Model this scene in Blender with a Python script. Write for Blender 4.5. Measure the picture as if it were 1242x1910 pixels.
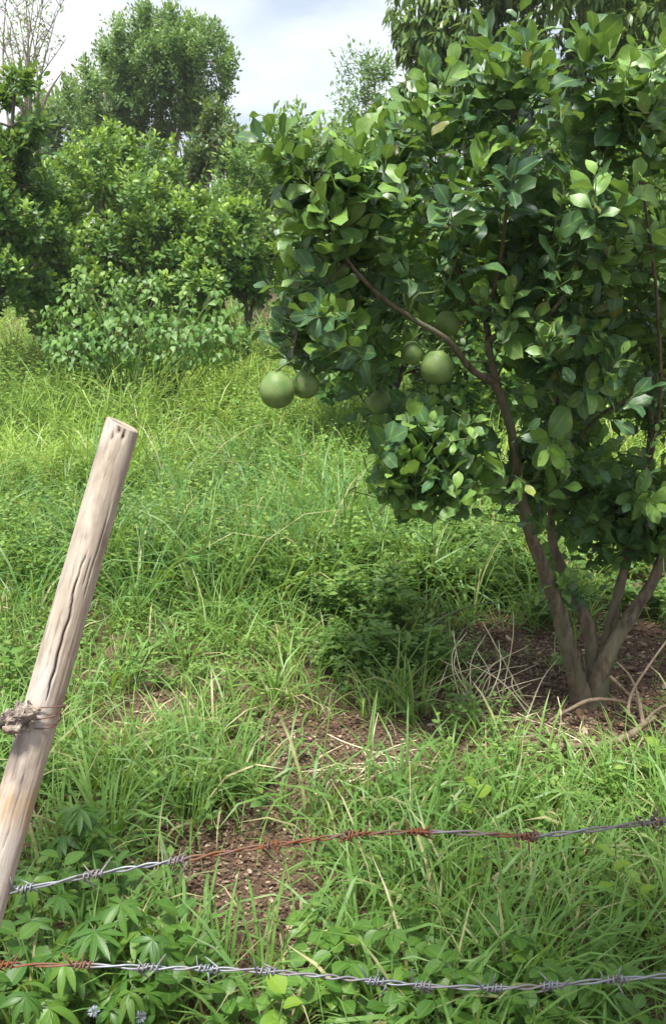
import bpy, math
import numpy as np
from mathutils import Vector

for _o in list(bpy.data.objects):
    bpy.data.objects.remove(_o, do_unlink=True)
SC = bpy.context.scene
COL = SC.collection
rng = np.random.default_rng(11)
PI = math.pi

# ------------------------------------------------------------------ camera
CAM_H = 1.60
PITCH = math.radians(14.8)
FPX = 1723.0                      # focal length in photograph pixels
cd = bpy.data.cameras.new('camera')
cd.sensor_fit = 'HORIZONTAL'
cd.sensor_width = 36.0
cd.lens = FPX / 1242.0 * 36.0
cd.clip_start = 0.05
cd.clip_end = 2000.0
cam = bpy.data.objects.new('camera', cd)
COL.objects.link(cam)
cam.location = (0, 0, CAM_H)
cam.rotation_euler = (PI / 2 - PITCH, 0, 0)
SC.camera = cam

# ------------------------------------------------------------------ light
SUN_DIR = np.array([-0.12, -0.33, 1.0]); SUN_DIR /= np.linalg.norm(SUN_DIR)   # towards the sun
SUN_EL = math.asin(SUN_DIR[2])
SUN_AZ = math.atan2(SUN_DIR[0], SUN_DIR[1])
w = bpy.data.worlds.new('World')
SC.world = w
w.use_nodes = True
nt = w.node_tree
nt.nodes.clear()
N, L = nt.nodes.new, nt.links.new
wo = N('ShaderNodeOutputWorld')
bg = N('ShaderNodeBackground')
sky = N('ShaderNodeTexSky')
sky.sky_type = 'NISHITA'
sky.sun_disc = False
sky.sun_elevation = SUN_EL
sky.sun_rotation = SUN_AZ
sky.air_density = 1.0
sky.dust_density = 2.5
sky.ozone_density = 1.0
tc = N('ShaderNodeTexCoord')
mp = N('ShaderNodeMapping')
mp.inputs['Scale'].default_value = (1.0, 1.0, 2.2)
mp.inputs['Location'].default_value = (0.35, 0.2, 0.1)
nz = N('ShaderNodeTexNoise')
nz.inputs['Scale'].default_value = 2.6
nz.inputs['Detail'].default_value = 6.0
nz.inputs['Roughness'].default_value = 0.5
cr = N('ShaderNodeValToRGB')
cr.color_ramp.elements[0].position = 0.30
cr.color_ramp.elements[0].color = (0.55, 0.55, 0.55, 1)
cr.color_ramp.elements[1].position = 0.62
cr.color_ramp.elements[1].color = (1, 1, 1, 1)
nz2 = N('ShaderNodeTexNoise')
nz2.inputs['Scale'].default_value = 4.2
nz2.inputs['Detail'].default_value = 5.0
cc = N('ShaderNodeValToRGB')
cc.color_ramp.elements[0].position = 0.42
cc.color_ramp.elements[0].color = (2.75, 3.05, 3.45, 1)
cc.color_ramp.elements[1].position = 0.57
cc.color_ramp.elements[1].color = (4.3, 4.4, 4.5, 1)
mx = N('ShaderNodeMix')
mx.data_type = 'RGBA'
L(tc.outputs['Generated'], mp.inputs['Vector'])
L(mp.outputs['Vector'], nz.inputs['Vector'])
L(mp.outputs['Vector'], nz2.inputs['Vector'])
L(nz.outputs['Fac'], cr.inputs['Fac'])
L(nz2.outputs['Fac'], cc.inputs['Fac'])
L(cr.outputs['Color'], mx.inputs[0])
L(sky.outputs['Color'], mx.inputs[6])
L(cc.outputs['Color'], mx.inputs[7])
L(mx.outputs[2], bg.inputs['Color'])
bg.inputs['Strength'].default_value = 0.10
L(bg.outputs['Background'], wo.inputs['Surface'])

sl = bpy.data.lights.new('sun', 'SUN')
sl.energy = 3.1
sl.angle = math.radians(9.0)
sl.color = (1.0, 0.965, 0.90)
sun = bpy.data.objects.new('sun', sl)
COL.objects.link(sun)
sun.location = (2, -4, 12)
sun.rotation_euler = Vector(SUN_DIR).to_track_quat('Z', 'Y').to_euler()

SC.view_settings.view_transform = 'Standard'
SC.view_settings.look = 'None'
SC.view_settings.exposure = 1.42
SC.view_settings.gamma = 1.0
SC.view_settings.use_curve_mapping = False
SC.cycles.max_bounces = 8
SC.cycles.diffuse_bounces = 4
SC.cycles.transmission_bounces = 6
SC.cycles.use_denoising = True

# ------------------------------------------------------------------ helpers
_f = np.array([0, math.cos(PITCH), -math.sin(PITCH)])
_u = np.array([0, math.sin(PITCH), math.cos(PITCH)])
_r = np.array([1.0, 0, 0])
CAM = np.array([0, 0, CAM_H])


def ray(px, py):
    return _f + _r * (px - 621.0) / FPX + _u * (955.0 - py) / FPX


def P(px, py, Y):
    """point of the photograph's pixel at ground distance Y"""
    d = ray(px, py)
    return CAM + d * (Y / d[1])


def proj(p):
    q = np.asarray(p) - CAM
    z = q @ _f
    return 621 + FPX * (q @ _r) / z, 955 - FPX * (q @ _u) / z, z


def ground_h(x, y):
    x = np.asarray(x, float); y = np.asarray(y, float)
    h = 0.025 * np.sin(1.3 * x + 0.7) * np.cos(0.9 * y + 0.3) + 0.012 * np.sin(3.1 * x - 1.7 * y) + 0.008 * np.cos(5.3 * x + 4.1 * y)
    s = np.clip(y - 4.8, 0, None)                      # the field climbs gently away from the fence
    return h + 0.062 * (np.sqrt(s * s + 0.6) - 0.775) * np.clip(1.35 - y / 70.0, 0.0, 1.0)


def G(px, py):
    d = ray(px, py)
    p = CAM + d * (CAM_H / -d[2])
    for _ in range(6):
        p = CAM + d * ((CAM_H - float(ground_h(p[0], p[1]))) / -d[2])
    return np.array([p[0], p[1], float(ground_h(p[0], p[1]))])


def norm(v):
    v = np.asarray(v, float)
    return v / np.maximum(np.linalg.norm(v, axis=-1, keepdims=True), 1e-9)


_NT = {}


def vnoise(x, y, seed=0):
    """smooth value noise 0..1"""
    if seed not in _NT:
        _NT[seed] = np.random.default_rng(1000 + seed).random((64, 64))
    t = _NT[seed]
    x = np.asarray(x, float); y = np.asarray(y, float)
    xi = np.floor(x).astype(int); yi = np.floor(y).astype(int)
    fx = x - xi; fy = y - yi
    fx = fx * fx * (3 - 2 * fx); fy = fy * fy * (3 - 2 * fy)
    a = t[xi % 64, yi % 64]; b = t[(xi + 1) % 64, yi % 64]
    c = t[xi % 64, (yi + 1) % 64]; d = t[(xi + 1) % 64, (yi + 1) % 64]
    return (a * (1 - fx) + b * fx) * (1 - fy) + (c * (1 - fx) + d * fx) * fy


def smooth_path(pts, n):
    """Catmull-Rom through rows of pts (any number of columns)"""
    p = np.asarray(pts, float)
    p = np.vstack([2 * p[0] - p[1], p, 2 * p[-1] - p[-2]])
    k = len(p) - 3
    out = []
    for s in np.linspace(0, k - 1e-6, n):
        i = int(s); t = s - i
        a, b, c, d = p[i:i + 4]
        out.append(0.5 * (2 * b + (c - a) * t + (2 * a - 5 * b + 4 * c - d) * t * t + (3 * b - a - 3 * c + d) * t ** 3))
    return np.array(out)


class Geo:
    def __init__(self):
        self.v = []; self.q = []; self.t = []; self.c = []; self.n = 0

    def add(self, v, quads=None, tris=None, tint=(0.5, 0, 0)):
        v = np.asarray(v, float).reshape(-1, 3)
        c = np.broadcast_to(np.asarray(tint, float), (len(v), len(tint))) if np.ndim(tint) == 1 else np.asarray(tint, float)
        if c.shape[1] == 3: c = np.hstack([c, np.ones((len(c), 1))])
        self.v.append(v); self.c.append(c)
        if quads is not None and len(quads):
            self.q.append(np.asarray(quads, int) + self.n)
        if tris is not None and len(tris):
            self.t.append(np.asarray(tris, int) + self.n)
        self.n += len(v)

    def mesh(self, name, mat, origin=(0, 0, 0), smooth=True):
        me = bpy.data.meshes.new(name)
        v = np.vstack(self.v) - np.asarray(origin, float)
        q = np.vstack(self.q) if self.q else np.zeros((0, 4), int)
        t = np.vstack(self.t) if self.t else np.zeros((0, 3), int)
        me.vertices.add(len(v))
        me.vertices.foreach_set('co', v.astype(np.float32).ravel())
        nl = len(q) * 4 + len(t) * 3
        me.loops.add(nl)
        me.loops.foreach_set('vertex_index', np.concatenate([q.ravel(), t.ravel()]).astype(np.int32))
        me.polygons.add(len(q) + len(t))
        ls = np.concatenate([np.arange(len(q)) * 4, len(q) * 4 + np.arange(len(t)) * 3]).astype(np.int32)
        me.polygons.foreach_set('loop_start', ls)
        me.polygons.foreach_set('use_smooth', np.full(len(q) + len(t), smooth))
        a = me.color_attributes.new('tint', 'FLOAT_COLOR', 'POINT')
        c = np.vstack(self.c)
        a.data.foreach_set('color', c.astype(np.float32).ravel())
        me.materials.append(mat)
        me.update(calc_edges=True)
        me.validate()
        return me


def link(name, me, parent=None, loc=(0, 0, 0)):
    o = bpy.data.objects.new(name, me)
    COL.objects.link(o)
    if parent is not None:
        o.parent = parent
    o.location = loc
    return o


def tag(o, label=None, cat=None, group=None, kind=None):
    if label: o['label'] = label
    if cat: o['category'] = cat
    if group: o['group'] = group
    if kind: o['kind'] = kind
    return o


def empty(name, loc):
    o = bpy.data.objects.new(name, None)
    COL.objects.link(o)
    o.empty_display_size = 0.1
    o.location = loc
    return o


def copy_tree(o, parent=None):
    c = o.copy(); COL.objects.link(c); c.parent = parent
    for ch in o.children:
        copy_tree(ch, c)
    return c


# --------------------------------------------------------------- shape kits
def tube(g, pts, rad, ns=8, tint=(0.5, 0, 0), rough=0.0, cap=True, tints=None):
    pts = np.asarray(pts, float); n = len(pts)
    rad = np.broadcast_to(np.asarray(rad, float), (n,))
    tan = np.gradient(pts, axis=0); tan = norm(tan)
    ref = np.array([0.0, 0, 1.0]) if abs(tan[0][2]) < 0.9 else np.array([1.0, 0, 0])
    a = norm(np.cross(tan[0], ref)); A = [a]
    for i in range(1, n):
        a = A[-1] - tan[i] * (A[-1] @ tan[i]); A.append(norm(a))
    A = np.array(A); B = np.cross(tan, A)
    th = np.arange(ns) / ns * 2 * PI
    rr = rad[:, None] * np.ones(ns)
    if rough:
        rr = rr * (1 + rough * (rng.random((n, ns)) - 0.5))
    v = pts[:, None, :] + rr[..., None] * (np.cos(th)[None, :, None] * A[:, None, :] + np.sin(th)[None, :, None] * B[:, None, :])
    i = np.arange(n - 1)[:, None] * ns; j = np.arange(ns)[None, :]; j2 = (j + 1) % ns
    quads = np.stack([i + j, i + j2, i + ns + j2, i + ns + j], -1).reshape(-1, 4)
    tris = []
    if cap:
        for s in range(1, ns - 1):
            tris.append([0, s + 1, s]); b = (n - 1) * ns; tris.append([b, b + s, b + s + 1])
    tt = tint if tints is None else np.repeat(np.asarray(tints, float), ns, axis=0)
    g.add(v.reshape(-1, 3), quads, tris, tt)


PROFILES = {
    'citrus': lambda u: np.sin(PI * np.clip(u, 0, 1) ** 1.2) ** 0.6,
    'lance': lambda u: np.sin(PI * u ** 0.85) ** 1.0,
    'oval': lambda u: np.sin(PI * u ** 0.9) ** 0.65,
    'heart': lambda u: np.where(u < 0.22, (u / 0.22) ** 0.4, (np.clip(1 - u, 0, 1) / 0.78) ** 0.85),
}


def leaves(g, pos, axis, nrm, length, width, prof='citrus', rows=5, cols=3, fold=0.18, curl=0.2, tint=None, wav=0.0):
    """many leaf blades at once; all arguments are arrays over the leaves"""
    pos = np.asarray(pos, float); n = len(pos)
    if n == 0: return
    axis = norm(axis)
    nrm = np.asarray(nrm, float); nrm = nrm - axis * np.sum(nrm * axis, -1, keepdims=True); nrm = norm(nrm)
    side = np.cross(axis, nrm)
    length = np.broadcast_to(np.asarray(length, float), (n,)); width = np.broadcast_to(np.asarray(width, float), (n,))
    curl = np.broadcast_to(np.asarray(curl, float), (n,)); fold = np.broadcast_to(np.asarray(fold, float), (n,))
    u = np.linspace(0, 1, rows)
    pw = PROFILES[prof](np.clip(u, 0, 1)); pw = np.maximum(pw, 0.03)
    if prof == 'heart': pw[0] = 0.12
    s = np.linspace(-1, 1, cols)
    U, S = np.meshgrid(u, s, indexing='ij'); W = pw[:, None] * S
    U = U.ravel()[None]; W = W.ravel()[None]; SS = S.ravel()[None]
    ph = rng.random((n, 1)) * 6.28
    zo = -curl[:, None] * U ** 1.8 * length[:, None] + fold[:, None] * np.abs(W) * width[:, None] * 0.5
    if wav:
        zo = zo + wav * width[:, None] * np.abs(SS) * np.sin(U * 9 + ph + SS * 1.3) + (rng.random((n, 1)) - 0.5) * 10 * wav * W * width[:, None] * U
    shrink = 1 - 0.35 * np.clip(np.abs(curl[:, None]), 0, 1) * U
    v = pos[:, None] + axis[:, None] * (U * shrink * length[:, None])[..., None] + side[:, None] * (W * 0.5 * width[:, None])[..., None] + nrm[:, None] * zo[..., None]
    k = rows * cols
    i = np.arange(rows - 1)[:, None] * cols; j = np.arange(cols - 1)[None]
    f = np.stack([i + j, i + j + 1, i + cols + j + 1, i + cols + j], -1).reshape(-1, 4)
    F = (np.arange(n) * k)[:, None, None] + f[None]
    if tint is None: tint = np.full((n, 3), 0.5)
    tt = np.hstack([np.repeat(np.asarray(tint, float), k, axis=0), np.tile(np.abs(S.ravel()), n)[:, None]])   # 4th: distance from the midrib
    g.add(v.reshape(-1, 3), F.reshape(-1, 4), None, tt)


def blades(g, pos, az, el, bend, length, width, rows=5, tint=None, roll=None):
    pos = np.asarray(pos, float); n = len(pos)
    if n == 0: return
    u = np.linspace(0, 1, rows)
    ang = el[:, None] - bend[:, None] * (u[None] ** 1.4)
    ds = 1.0 / (rows - 1)
    mid = (ang[:, 1:] + ang[:, :-1]) / 2
    hx = np.concatenate([np.zeros((n, 1)), np.cumsum(np.cos(mid) * ds, 1)], 1) * length[:, None]
    hz = np.concatenate([np.zeros((n, 1)), np.cumsum(np.sin(mid) * ds, 1)], 1) * length[:, None]
    d = np.stack([np.cos(az), np.sin(az), 0 * az], -1)
    s = np.stack([-np.sin(az), np.cos(az), 0 * az], -1)
    if roll is None: roll = (rng.random(n) - 0.5) * 1.4
    cen = pos[:, None] + d[:, None] * hx[..., None]
    cen[..., 2] += hz
    nn = np.stack([-np.sin(ang) * np.cos(az)[:, None], -np.sin(ang) * np.sin(az)[:, None], np.cos(ang)], -1)
    sv = s[:, None] * np.cos(roll)[:, None, None] + nn * np.sin(roll)[:, None, None]
    wp = (0.55 + 0.9 * u) * (1 - u) ** 0.6 + 0.03; wp[0] = 0.6
    off = sv * (wp[None] * width[:, None] * 0.5)[..., None]
    v = np.stack([cen - off, cen + off], 2)
    i = np.arange(rows - 1) * 2
    f = np.stack([i, i + 1, i + 3, i + 2], -1)
    F = (np.arange(n) * rows * 2)[:, None, None] + f[None]
    if tint is None: tint = np.full((n, 3), 0.5)
    g.add(v.reshape(-1, 3), F.reshape(-1, 4), None, np.repeat(tint, rows * 2, axis=0))


# --------------------------------------------------------------- materials
def new_mat(name):
    m = bpy.data.materials.new(name); m.use_nodes = True
    t = m.node_tree; t.nodes.clear()
    return m, t, t.nodes.new, t.links.new


def mixc(t, fac, a, b):
    n = t.nodes.new('ShaderNodeMix'); n.data_type = 'RGBA'
    for k, s in ((0, fac), (6, a), (7, b)):
        if isinstance(s, bpy.types.NodeSocket): t.links.new(s, n.inputs[k])
        elif k == 0: n.inputs[0].default_value = s
        else: n.inputs[k].default_value = (*s, 1)
    return n.outputs[2]


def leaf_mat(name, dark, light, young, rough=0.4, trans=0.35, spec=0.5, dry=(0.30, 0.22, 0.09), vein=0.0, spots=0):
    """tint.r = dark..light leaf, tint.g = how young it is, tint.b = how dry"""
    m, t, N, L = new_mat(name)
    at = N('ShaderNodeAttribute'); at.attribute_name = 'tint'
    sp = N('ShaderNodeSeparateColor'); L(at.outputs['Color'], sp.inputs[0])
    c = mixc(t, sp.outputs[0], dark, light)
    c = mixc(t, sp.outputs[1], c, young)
    c = mixc(t, sp.outputs[2], c, dry)
    if vein:
        vr = N('ShaderNodeValToRGB'); vr.color_ramp.elements[0].position = 0.03; vr.color_ramp.elements[0].color = (vein, vein, vein, 1)
        vr.color_ramp.elements[1].position = 0.13; vr.color_ramp.elements[1].color = (0, 0, 0, 1)
        L(at.outputs['Alpha'], vr.inputs['Fac'])
        c = mixc(t, vr.outputs['Color'], c, young)
    tx = N('ShaderNodeTexCoord')
    nz = N('ShaderNodeTexNoise'); nz.inputs['Scale'].default_value = 38; nz.inputs['Detail'].default_value = 3
    L(tx.outputs['Object'], nz.inputs['Vector'])
    if spots:
        sn = N('ShaderNodeTexNoise'); sn.inputs['Scale'].default_value = spots; sn.inputs['Detail'].default_value = 6
        L(tx.outputs['Object'], sn.inputs['Vector'])
        sr = N('ShaderNodeValToRGB'); sr.color_ramp.elements[0].position = 0.63; sr.color_ramp.elements[1].position = 0.72
        sr.color_ramp.elements[1].color = (0.7, 0.7, 0.7, 1)
        L(sn.outputs['Fac'], sr.inputs['Fac']); c = mixc(t, sr.outputs['Color'], c, (0.20, 0.19, 0.07))
    hs = N('ShaderNodeHueSaturation')
    mr = N('ShaderNodeMapRange'); mr.inputs[1].default_value = 0.3; mr.inputs[2].default_value = 0.7
    mr.inputs[3].default_value = 0.78; mr.inputs[4].default_value = 1.22
    L(nz.outputs['Fac'], mr.inputs[0]); L(mr.outputs[0], hs.inputs['Value']); L(c, hs.inputs['Color'])
    pb = N('ShaderNodeBsdfPrincipled')
    pb.inputs['Roughness'].default_value = rough
    pb.inputs['Specular IOR Level'].default_value = spec
    L(hs.outputs['Color'], pb.inputs['Base Color'])
    tr = N('ShaderNodeBsdfTranslucent')
    tcx = mixc(t, 0.55, hs.outputs['Color'], (min(1, young[0] * 1.3), min(1, young[1] * 1.25), young[2] * 0.7))
    L(tcx, tr.inputs['Color'])
    ms = N('ShaderNodeMixShader'); ms.inputs[0].default_value = trans
    L(pb.outputs[0], ms.inputs[1]); L(tr.outputs[0], ms.inputs[2])
    o = N('ShaderNodeOutputMaterial'); L(ms.outputs[0], o.inputs['Surface'])
    return m


def bark_mat(name, a, b, c, scale=18, bump=0.4, stretch=0.35, rough=0.85):
    m, t, N, L = new_mat(name)
    tx = N('ShaderNodeTexCoord'); mp = N('ShaderNodeMapping'); mp.inputs['Scale'].default_value = (1, 1, stretch)
    L(tx.outputs['Object'], mp.inputs['Vector'])
    n1 = N('ShaderNodeTexNoise'); n1.inputs['Scale'].default_value = scale; n1.inputs['Detail'].default_value = 8; n1.inputs['Roughness'].default_value = 0.65
    n2 = N('ShaderNodeTexNoise'); n2.inputs['Scale'].default_value = scale * 0.3; n2.inputs['Detail'].default_value = 4
    L(mp.outputs[0], n1.inputs['Vector']); L(mp.outputs[0], n2.inputs['Vector'])
    r1 = N('ShaderNodeValToRGB'); r1.color_ramp.elements[0].position = 0.35; r1.color_ramp.elements[1].position = 0.68
    L(n1.outputs['Fac'], r1.inputs['Fac'])
    r2 = N('ShaderNodeValToRGB'); r2.color_ramp.elements[0].position = 0.45; r2.color_ramp.elements[1].position = 0.62
    L(n2.outputs['Fac'], r2.inputs['Fac'])
    col = mixc(t, r1.outputs['Color'], a, b)
    col = mixc(t, r2.outputs['Color'], col, c)
    pb = N('ShaderNodeBsdfPrincipled'); pb.inputs['Roughness'].default_value = rough
    L(col, pb.inputs['Base Color'])
    bp = N('ShaderNodeBump'); bp.inputs['Strength'].default_value = bump; bp.inputs['Distance'].default_value = 0.01
    L(n1.outputs['Fac'], bp.inputs['Height']); L(bp.outputs[0], pb.inputs['Normal'])
    o = N('ShaderNodeOutputMaterial'); L(pb.outputs[0], o.inputs['Surface'])
    return m


M = {}
M['pomelo_leaf'] = leaf_mat('pomelo_leaf', (0.020, 0.062, 0.032), (0.062, 0.145, 0.064), (0.26, 0.43, 0.080), rough=0.42, trans=0.24, spec=0.5, vein=0.45, spots=24, dry=(0.24, 0.20, 0.06))
M['citrus_leaf'] = leaf_mat('citrus_leaf', (0.045, 0.115, 0.030), (0.130, 0.255, 0.055), (0.33, 0.49, 0.080), rough=0.46, trans=0.30)
M['tree_leaf'] = leaf_mat('tree_leaf', (0.062, 0.135, 0.045), (0.160, 0.290, 0.080), (0.29, 0.44, 0.11), rough=0.5, trans=0.35)
M['mango_leaf'] = leaf_mat('mango_leaf', (0.055, 0.115, 0.038), (0.140, 0.235, 0.065), (0.28, 0.38, 0.10), rough=0.40, trans=0.33)
M['vine_leaf'] = leaf_mat('vine_leaf', (0.065, 0.160, 0.040), (0.140, 0.275, 0.062), (0.29, 0.44, 0.085), rough=0.5, trans=0.36)
M['grass'] = leaf_mat('grass', (0.074, 0.178, 0.044), (0.185, 0.345, 0.078), (0.38, 0.53, 0.100), rough=0.48, trans=0.36, dry=(0.52, 0.44, 0.25))
M['herb'] = leaf_mat('herb', (0.068, 0.160, 0.040), (0.175, 0.315, 0.072), (0.38, 0.51, 0.095), rough=0.48, trans=0.34)
M['weed'] = leaf_mat('weed', (0.060, 0.155, 0.028), (0.120, 0.255, 0.045), (0.30, 0.43, 0.040), rough=0.45, trans=0.34, vein=0.35)
M['litter'] = leaf_mat('litter', (0.080, 0.048, 0.033), (0.21, 0.130, 0.086), (0.33, 0.25, 0.18), rough=0.8, trans=0.05, spec=0.2, dry=(0.45, 0.36, 0.26))
M['straw'] = leaf_mat('straw', (0.48, 0.41, 0.26), (0.64, 0.56, 0.38), (0.75, 0.69, 0.50), rough=0.7, trans=0.12, spec=0.25)
M['pomelo_bark'] = bark_mat('pomelo_bark', (0.050, 0.037, 0.027), (0.215, 0.158, 0.108), (0.135, 0.125, 0.080), scale=42, bump=1.0, stretch=0.3)
M['pale_bark'] = bark_mat('pale_bark', (0.16, 0.13, 0.10), (0.34, 0.29, 0.23), (0.24, 0.21, 0.17), scale=14)
M['dark_bark'] = bark_mat('dark_bark', (0.05, 0.04, 0.03), (0.13, 0.10, 0.075), (0.09, 0.08, 0.06), scale=12)
M['dead_wood'] = bark_mat('dead_wood', (0.12, 0.085, 0.055), (0.36, 0.275, 0.18), (0.22, 0.165, 0.11), scale=55, bump=1.0, stretch=0.6)
M['green_stem'] = bark_mat('green_stem', (0.07, 0.12, 0.03), (0.13, 0.19, 0.05), (0.10, 0.15, 0.05), scale=50, bump=0.1, rough=0.6)


def soil_material():
    m, t, N, L = new_mat('soil')
    tx = N('ShaderNodeTexCoord')
    n1 = N('ShaderNodeTexNoise'); n1.inputs['Scale'].default_value = 3.0; n1.inputs['Detail'].default_value = 6
    n2 = N('ShaderNodeTexNoise'); n2.inputs['Scale'].default_value = 60; n2.inputs['Detail'].default_value = 8; n2.inputs['Roughness'].default_value = 0.7
    vo = N('ShaderNodeTexVoronoi'); vo.inputs['Scale'].default_value = 85
    for k in (n1, n2, vo): L(tx.outputs['Object'], k.inputs['Vector'])
    r1 = N('ShaderNodeValToRGB'); r1.color_ramp.elements[0].position = 0.38; r1.color_ramp.elements[1].position = 0.66
    L(n1.outputs['Fac'], r1.inputs['Fac'])
    c1 = mixc(t, r1.outputs['Color'], (0.075, 0.048, 0.034), (0.140, 0.088, 0.058))
    r2 = N('ShaderNodeValToRGB'); r2.color_ramp.elements[0].position = 0.40; r2.color_ramp.elements[1].position = 0.70
    L(n2.outputs['Fac'], r2.inputs['Fac'])
    c2 = mixc(t, r2.outputs['Color'], c1, (0.20, 0.140, 0.100))
    pb = N('ShaderNodeBsdfPrincipled'); pb.inputs['Roughness'].default_value = 0.95; pb.inputs['Specular IOR Level'].default_value = 0.15
    L(c2, pb.inputs['Base Color'])
    ad = N('ShaderNodeMath'); ad.operation = 'ADD'
    L(n2.outputs['Fac'], ad.inputs[0]); L(vo.outputs['Distance'], ad.inputs[1])
    bp = N('ShaderNodeBump'); bp.inputs['Strength'].default_value = 0.8; bp.inputs['Distance'].default_value = 0.015
    L(ad.outputs[0], bp.inputs['Height']); L(bp.outputs[0], pb.inputs['Normal'])
    o = N('ShaderNodeOutputMaterial'); L(pb.outputs[0], o.inputs['Surface'])
    return m


def wire_material():
    """tint.r = how rusty this stretch of wire is"""
    m, t, N, L = new_mat('fence_wire')
    at = N('ShaderNodeAttribute'); at.attribute_name = 'tint'
    sp = N('ShaderNodeSeparateColor'); L(at.outputs['Color'], sp.inputs[0])
    tx = N('ShaderNodeTexCoord')
    nz = N('ShaderNodeTexNoise'); nz.inputs['Scale'].default_value = 90; nz.inputs['Detail'].default_value = 5
    L(tx.outputs['Object'], nz.inputs['Vector'])
    zinc = mixc(t, nz.outputs['Fac'], (0.12, 0.135, 0.155), (0.40, 0.43, 0.47))
    rust = mixc(t, nz.outputs['Fac'], (0.075, 0.028, 0.014), (0.27, 0.105, 0.040))
    ad = N('ShaderNodeMath'); ad.operation = 'ADD'; L(sp.outputs[0], ad.inputs[0])
    mu = N('ShaderNodeMath'); mu.operation = 'MULTIPLY_ADD'; mu.inputs[1].default_value = 1.2; mu.inputs[2].default_value = -0.6
    L(nz.outputs['Fac'], mu.inputs[0]); L(mu.outputs[0], ad.inputs[1]); ad.use_clamp = True
    col = mixc(t, ad.outputs[0], zinc, rust)
    pb = N('ShaderNodeBsdfPrincipled')
    L(col, pb.inputs['Base Color'])
    me = N('ShaderNodeMath'); me.operation = 'MULTIPLY_ADD'; me.inputs[1].default_value = -0.55; me.inputs[2].default_value = 0.6
    L(ad.outputs[0], me.inputs[0]); L(me.outputs[0], pb.inputs['Metallic'])
    ro = N('ShaderNodeMath'); ro.operation = 'MULTIPLY_ADD'; ro.inputs[1].default_value = 0.4; ro.inputs[2].default_value = 0.5
    L(ad.outputs[0], ro.inputs[0]); L(ro.outputs[0], pb.inputs['Roughness'])
    bp = N('ShaderNodeBump'); bp.inputs['Strength'].default_value = 0.3; bp.inputs['Distance'].default_value = 0.001
    L(nz.outputs['Fac'], bp.inputs['Height']); L(bp.outputs[0], pb.inputs['Normal'])
    o = N('ShaderNodeOutputMaterial'); L(pb.outputs[0], o.inputs['Surface'])
    return m


def post_material():
    """tint.r = how deep in a crack or hole"""
    m, t, N, L = new_mat('post_wood')
    tx = N('ShaderNodeTexCoord'); mp = N('ShaderNodeMapping'); mp.inputs['Scale'].default_value = (1, 1, 0.16)
    L(tx.outputs['Object'], mp.inputs['Vector'])
    n1 = N('ShaderNodeTexNoise'); n1.inputs['Scale'].default_value = 42; n1.inputs['Detail'].default_value = 8; n1.inputs['Roughness'].default_value = 0.6
    n2 = N('ShaderNodeTexNoise'); n2.inputs['Scale'].default_value = 9; n2.inputs['Detail'].default_value = 4
    n3 = N('ShaderNodeTexNoise'); n3.inputs['Scale'].default_value = 26; n3.inputs['Detail'].default_value = 6
    L(mp.outputs[0], n1.inputs['Vector'])
    mp2 = N('ShaderNodeMapping'); mp2.inputs['Scale'].default_value = (1, 1, 0.5); L(tx.outputs['Object'], mp2.inputs['Vector'])
    L(mp2.outputs[0], n2.inputs['Vector']); L(mp2.outputs[0], n3.inputs['Vector'])
    r1 = N('ShaderNodeValToRGB'); r1.color_ramp.elements[0].position = 0.3; r1.color_ramp.elements[1].position = 0.7
    L(n1.outputs['Fac'], r1.inputs['Fac'])
    c = mixc(t, r1.outputs['Color'], (0.30, 0.24, 0.185), (0.60, 0.53, 0.44))
    r2 = N('ShaderNodeValToRGB'); r2.color_ramp.elements[0].position = 0.46; r2.color_ramp.elements[1].position = 0.62
    L(n2.outputs['Fac'], r2.inputs['Fac'])
    c = mixc(t, r2.outputs['Color'], c, (0.54, 0.49, 0.45))
    r3 = N('ShaderNodeValToRGB'); r3.color_ramp.elements[0].position = 0.53; r3.color_ramp.elements[1].position = 0.68
    r3.color_ramp.elements[1].color = (0.75, 0.75, 0.75, 1)
    L(n3.outputs['Fac'], r3.inputs['Fac'])
    c = mixc(t, r3.outputs['Color'], c, (0.19, 0.145, 0.12))
    at = N('ShaderNodeAttribute'); at.attribute_name = 'tint'
    sp = N('ShaderNodeSeparateColor'); L(at.outputs['Color'], sp.inputs[0])
    n5 = N('ShaderNodeTexNoise'); n5.inputs['Scale'].default_value = 150; n5.inputs['Detail'].default_value = 6; L(mp.outputs[0], n5.inputs['Vector'])
    r5 = N('ShaderNodeValToRGB'); r5.color_ramp.elements[0].position = 0.56; r5.color_ramp.elements[1].position = 0.66; r5.color_ramp.elements[1].color = (0.32, 0.32, 0.32, 1)
    L(n5.outputs['Fac'], r5.inputs['Fac']); c = mixc(t, r5.outputs['Color'], c, (0.15, 0.115, 0.09))
    c = mixc(t, sp.outputs[0], c, (0.05, 0.032, 0.022))
    c = mixc(t, sp.outputs[1], c, (0.42, 0.28, 0.15))
    pb = N('ShaderNodeBsdfPrincipled'); pb.inputs['Roughness'].default_value = 0.8; pb.inputs['Specular IOR Level'].default_value = 0.3
    L(c, pb.inputs['Base Color'])
    bp = N('ShaderNodeBump'); bp.inputs['Strength'].default_value = 0.7; bp.inputs['Distance'].default_value = 0.004
    L(n1.outputs['Fac'], bp.inputs['Height']); L(bp.outputs[0], pb.inputs['Normal'])
    o = N('ShaderNodeOutputMaterial'); L(pb.outputs[0], o.inputs['Surface'])
    return m


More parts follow.
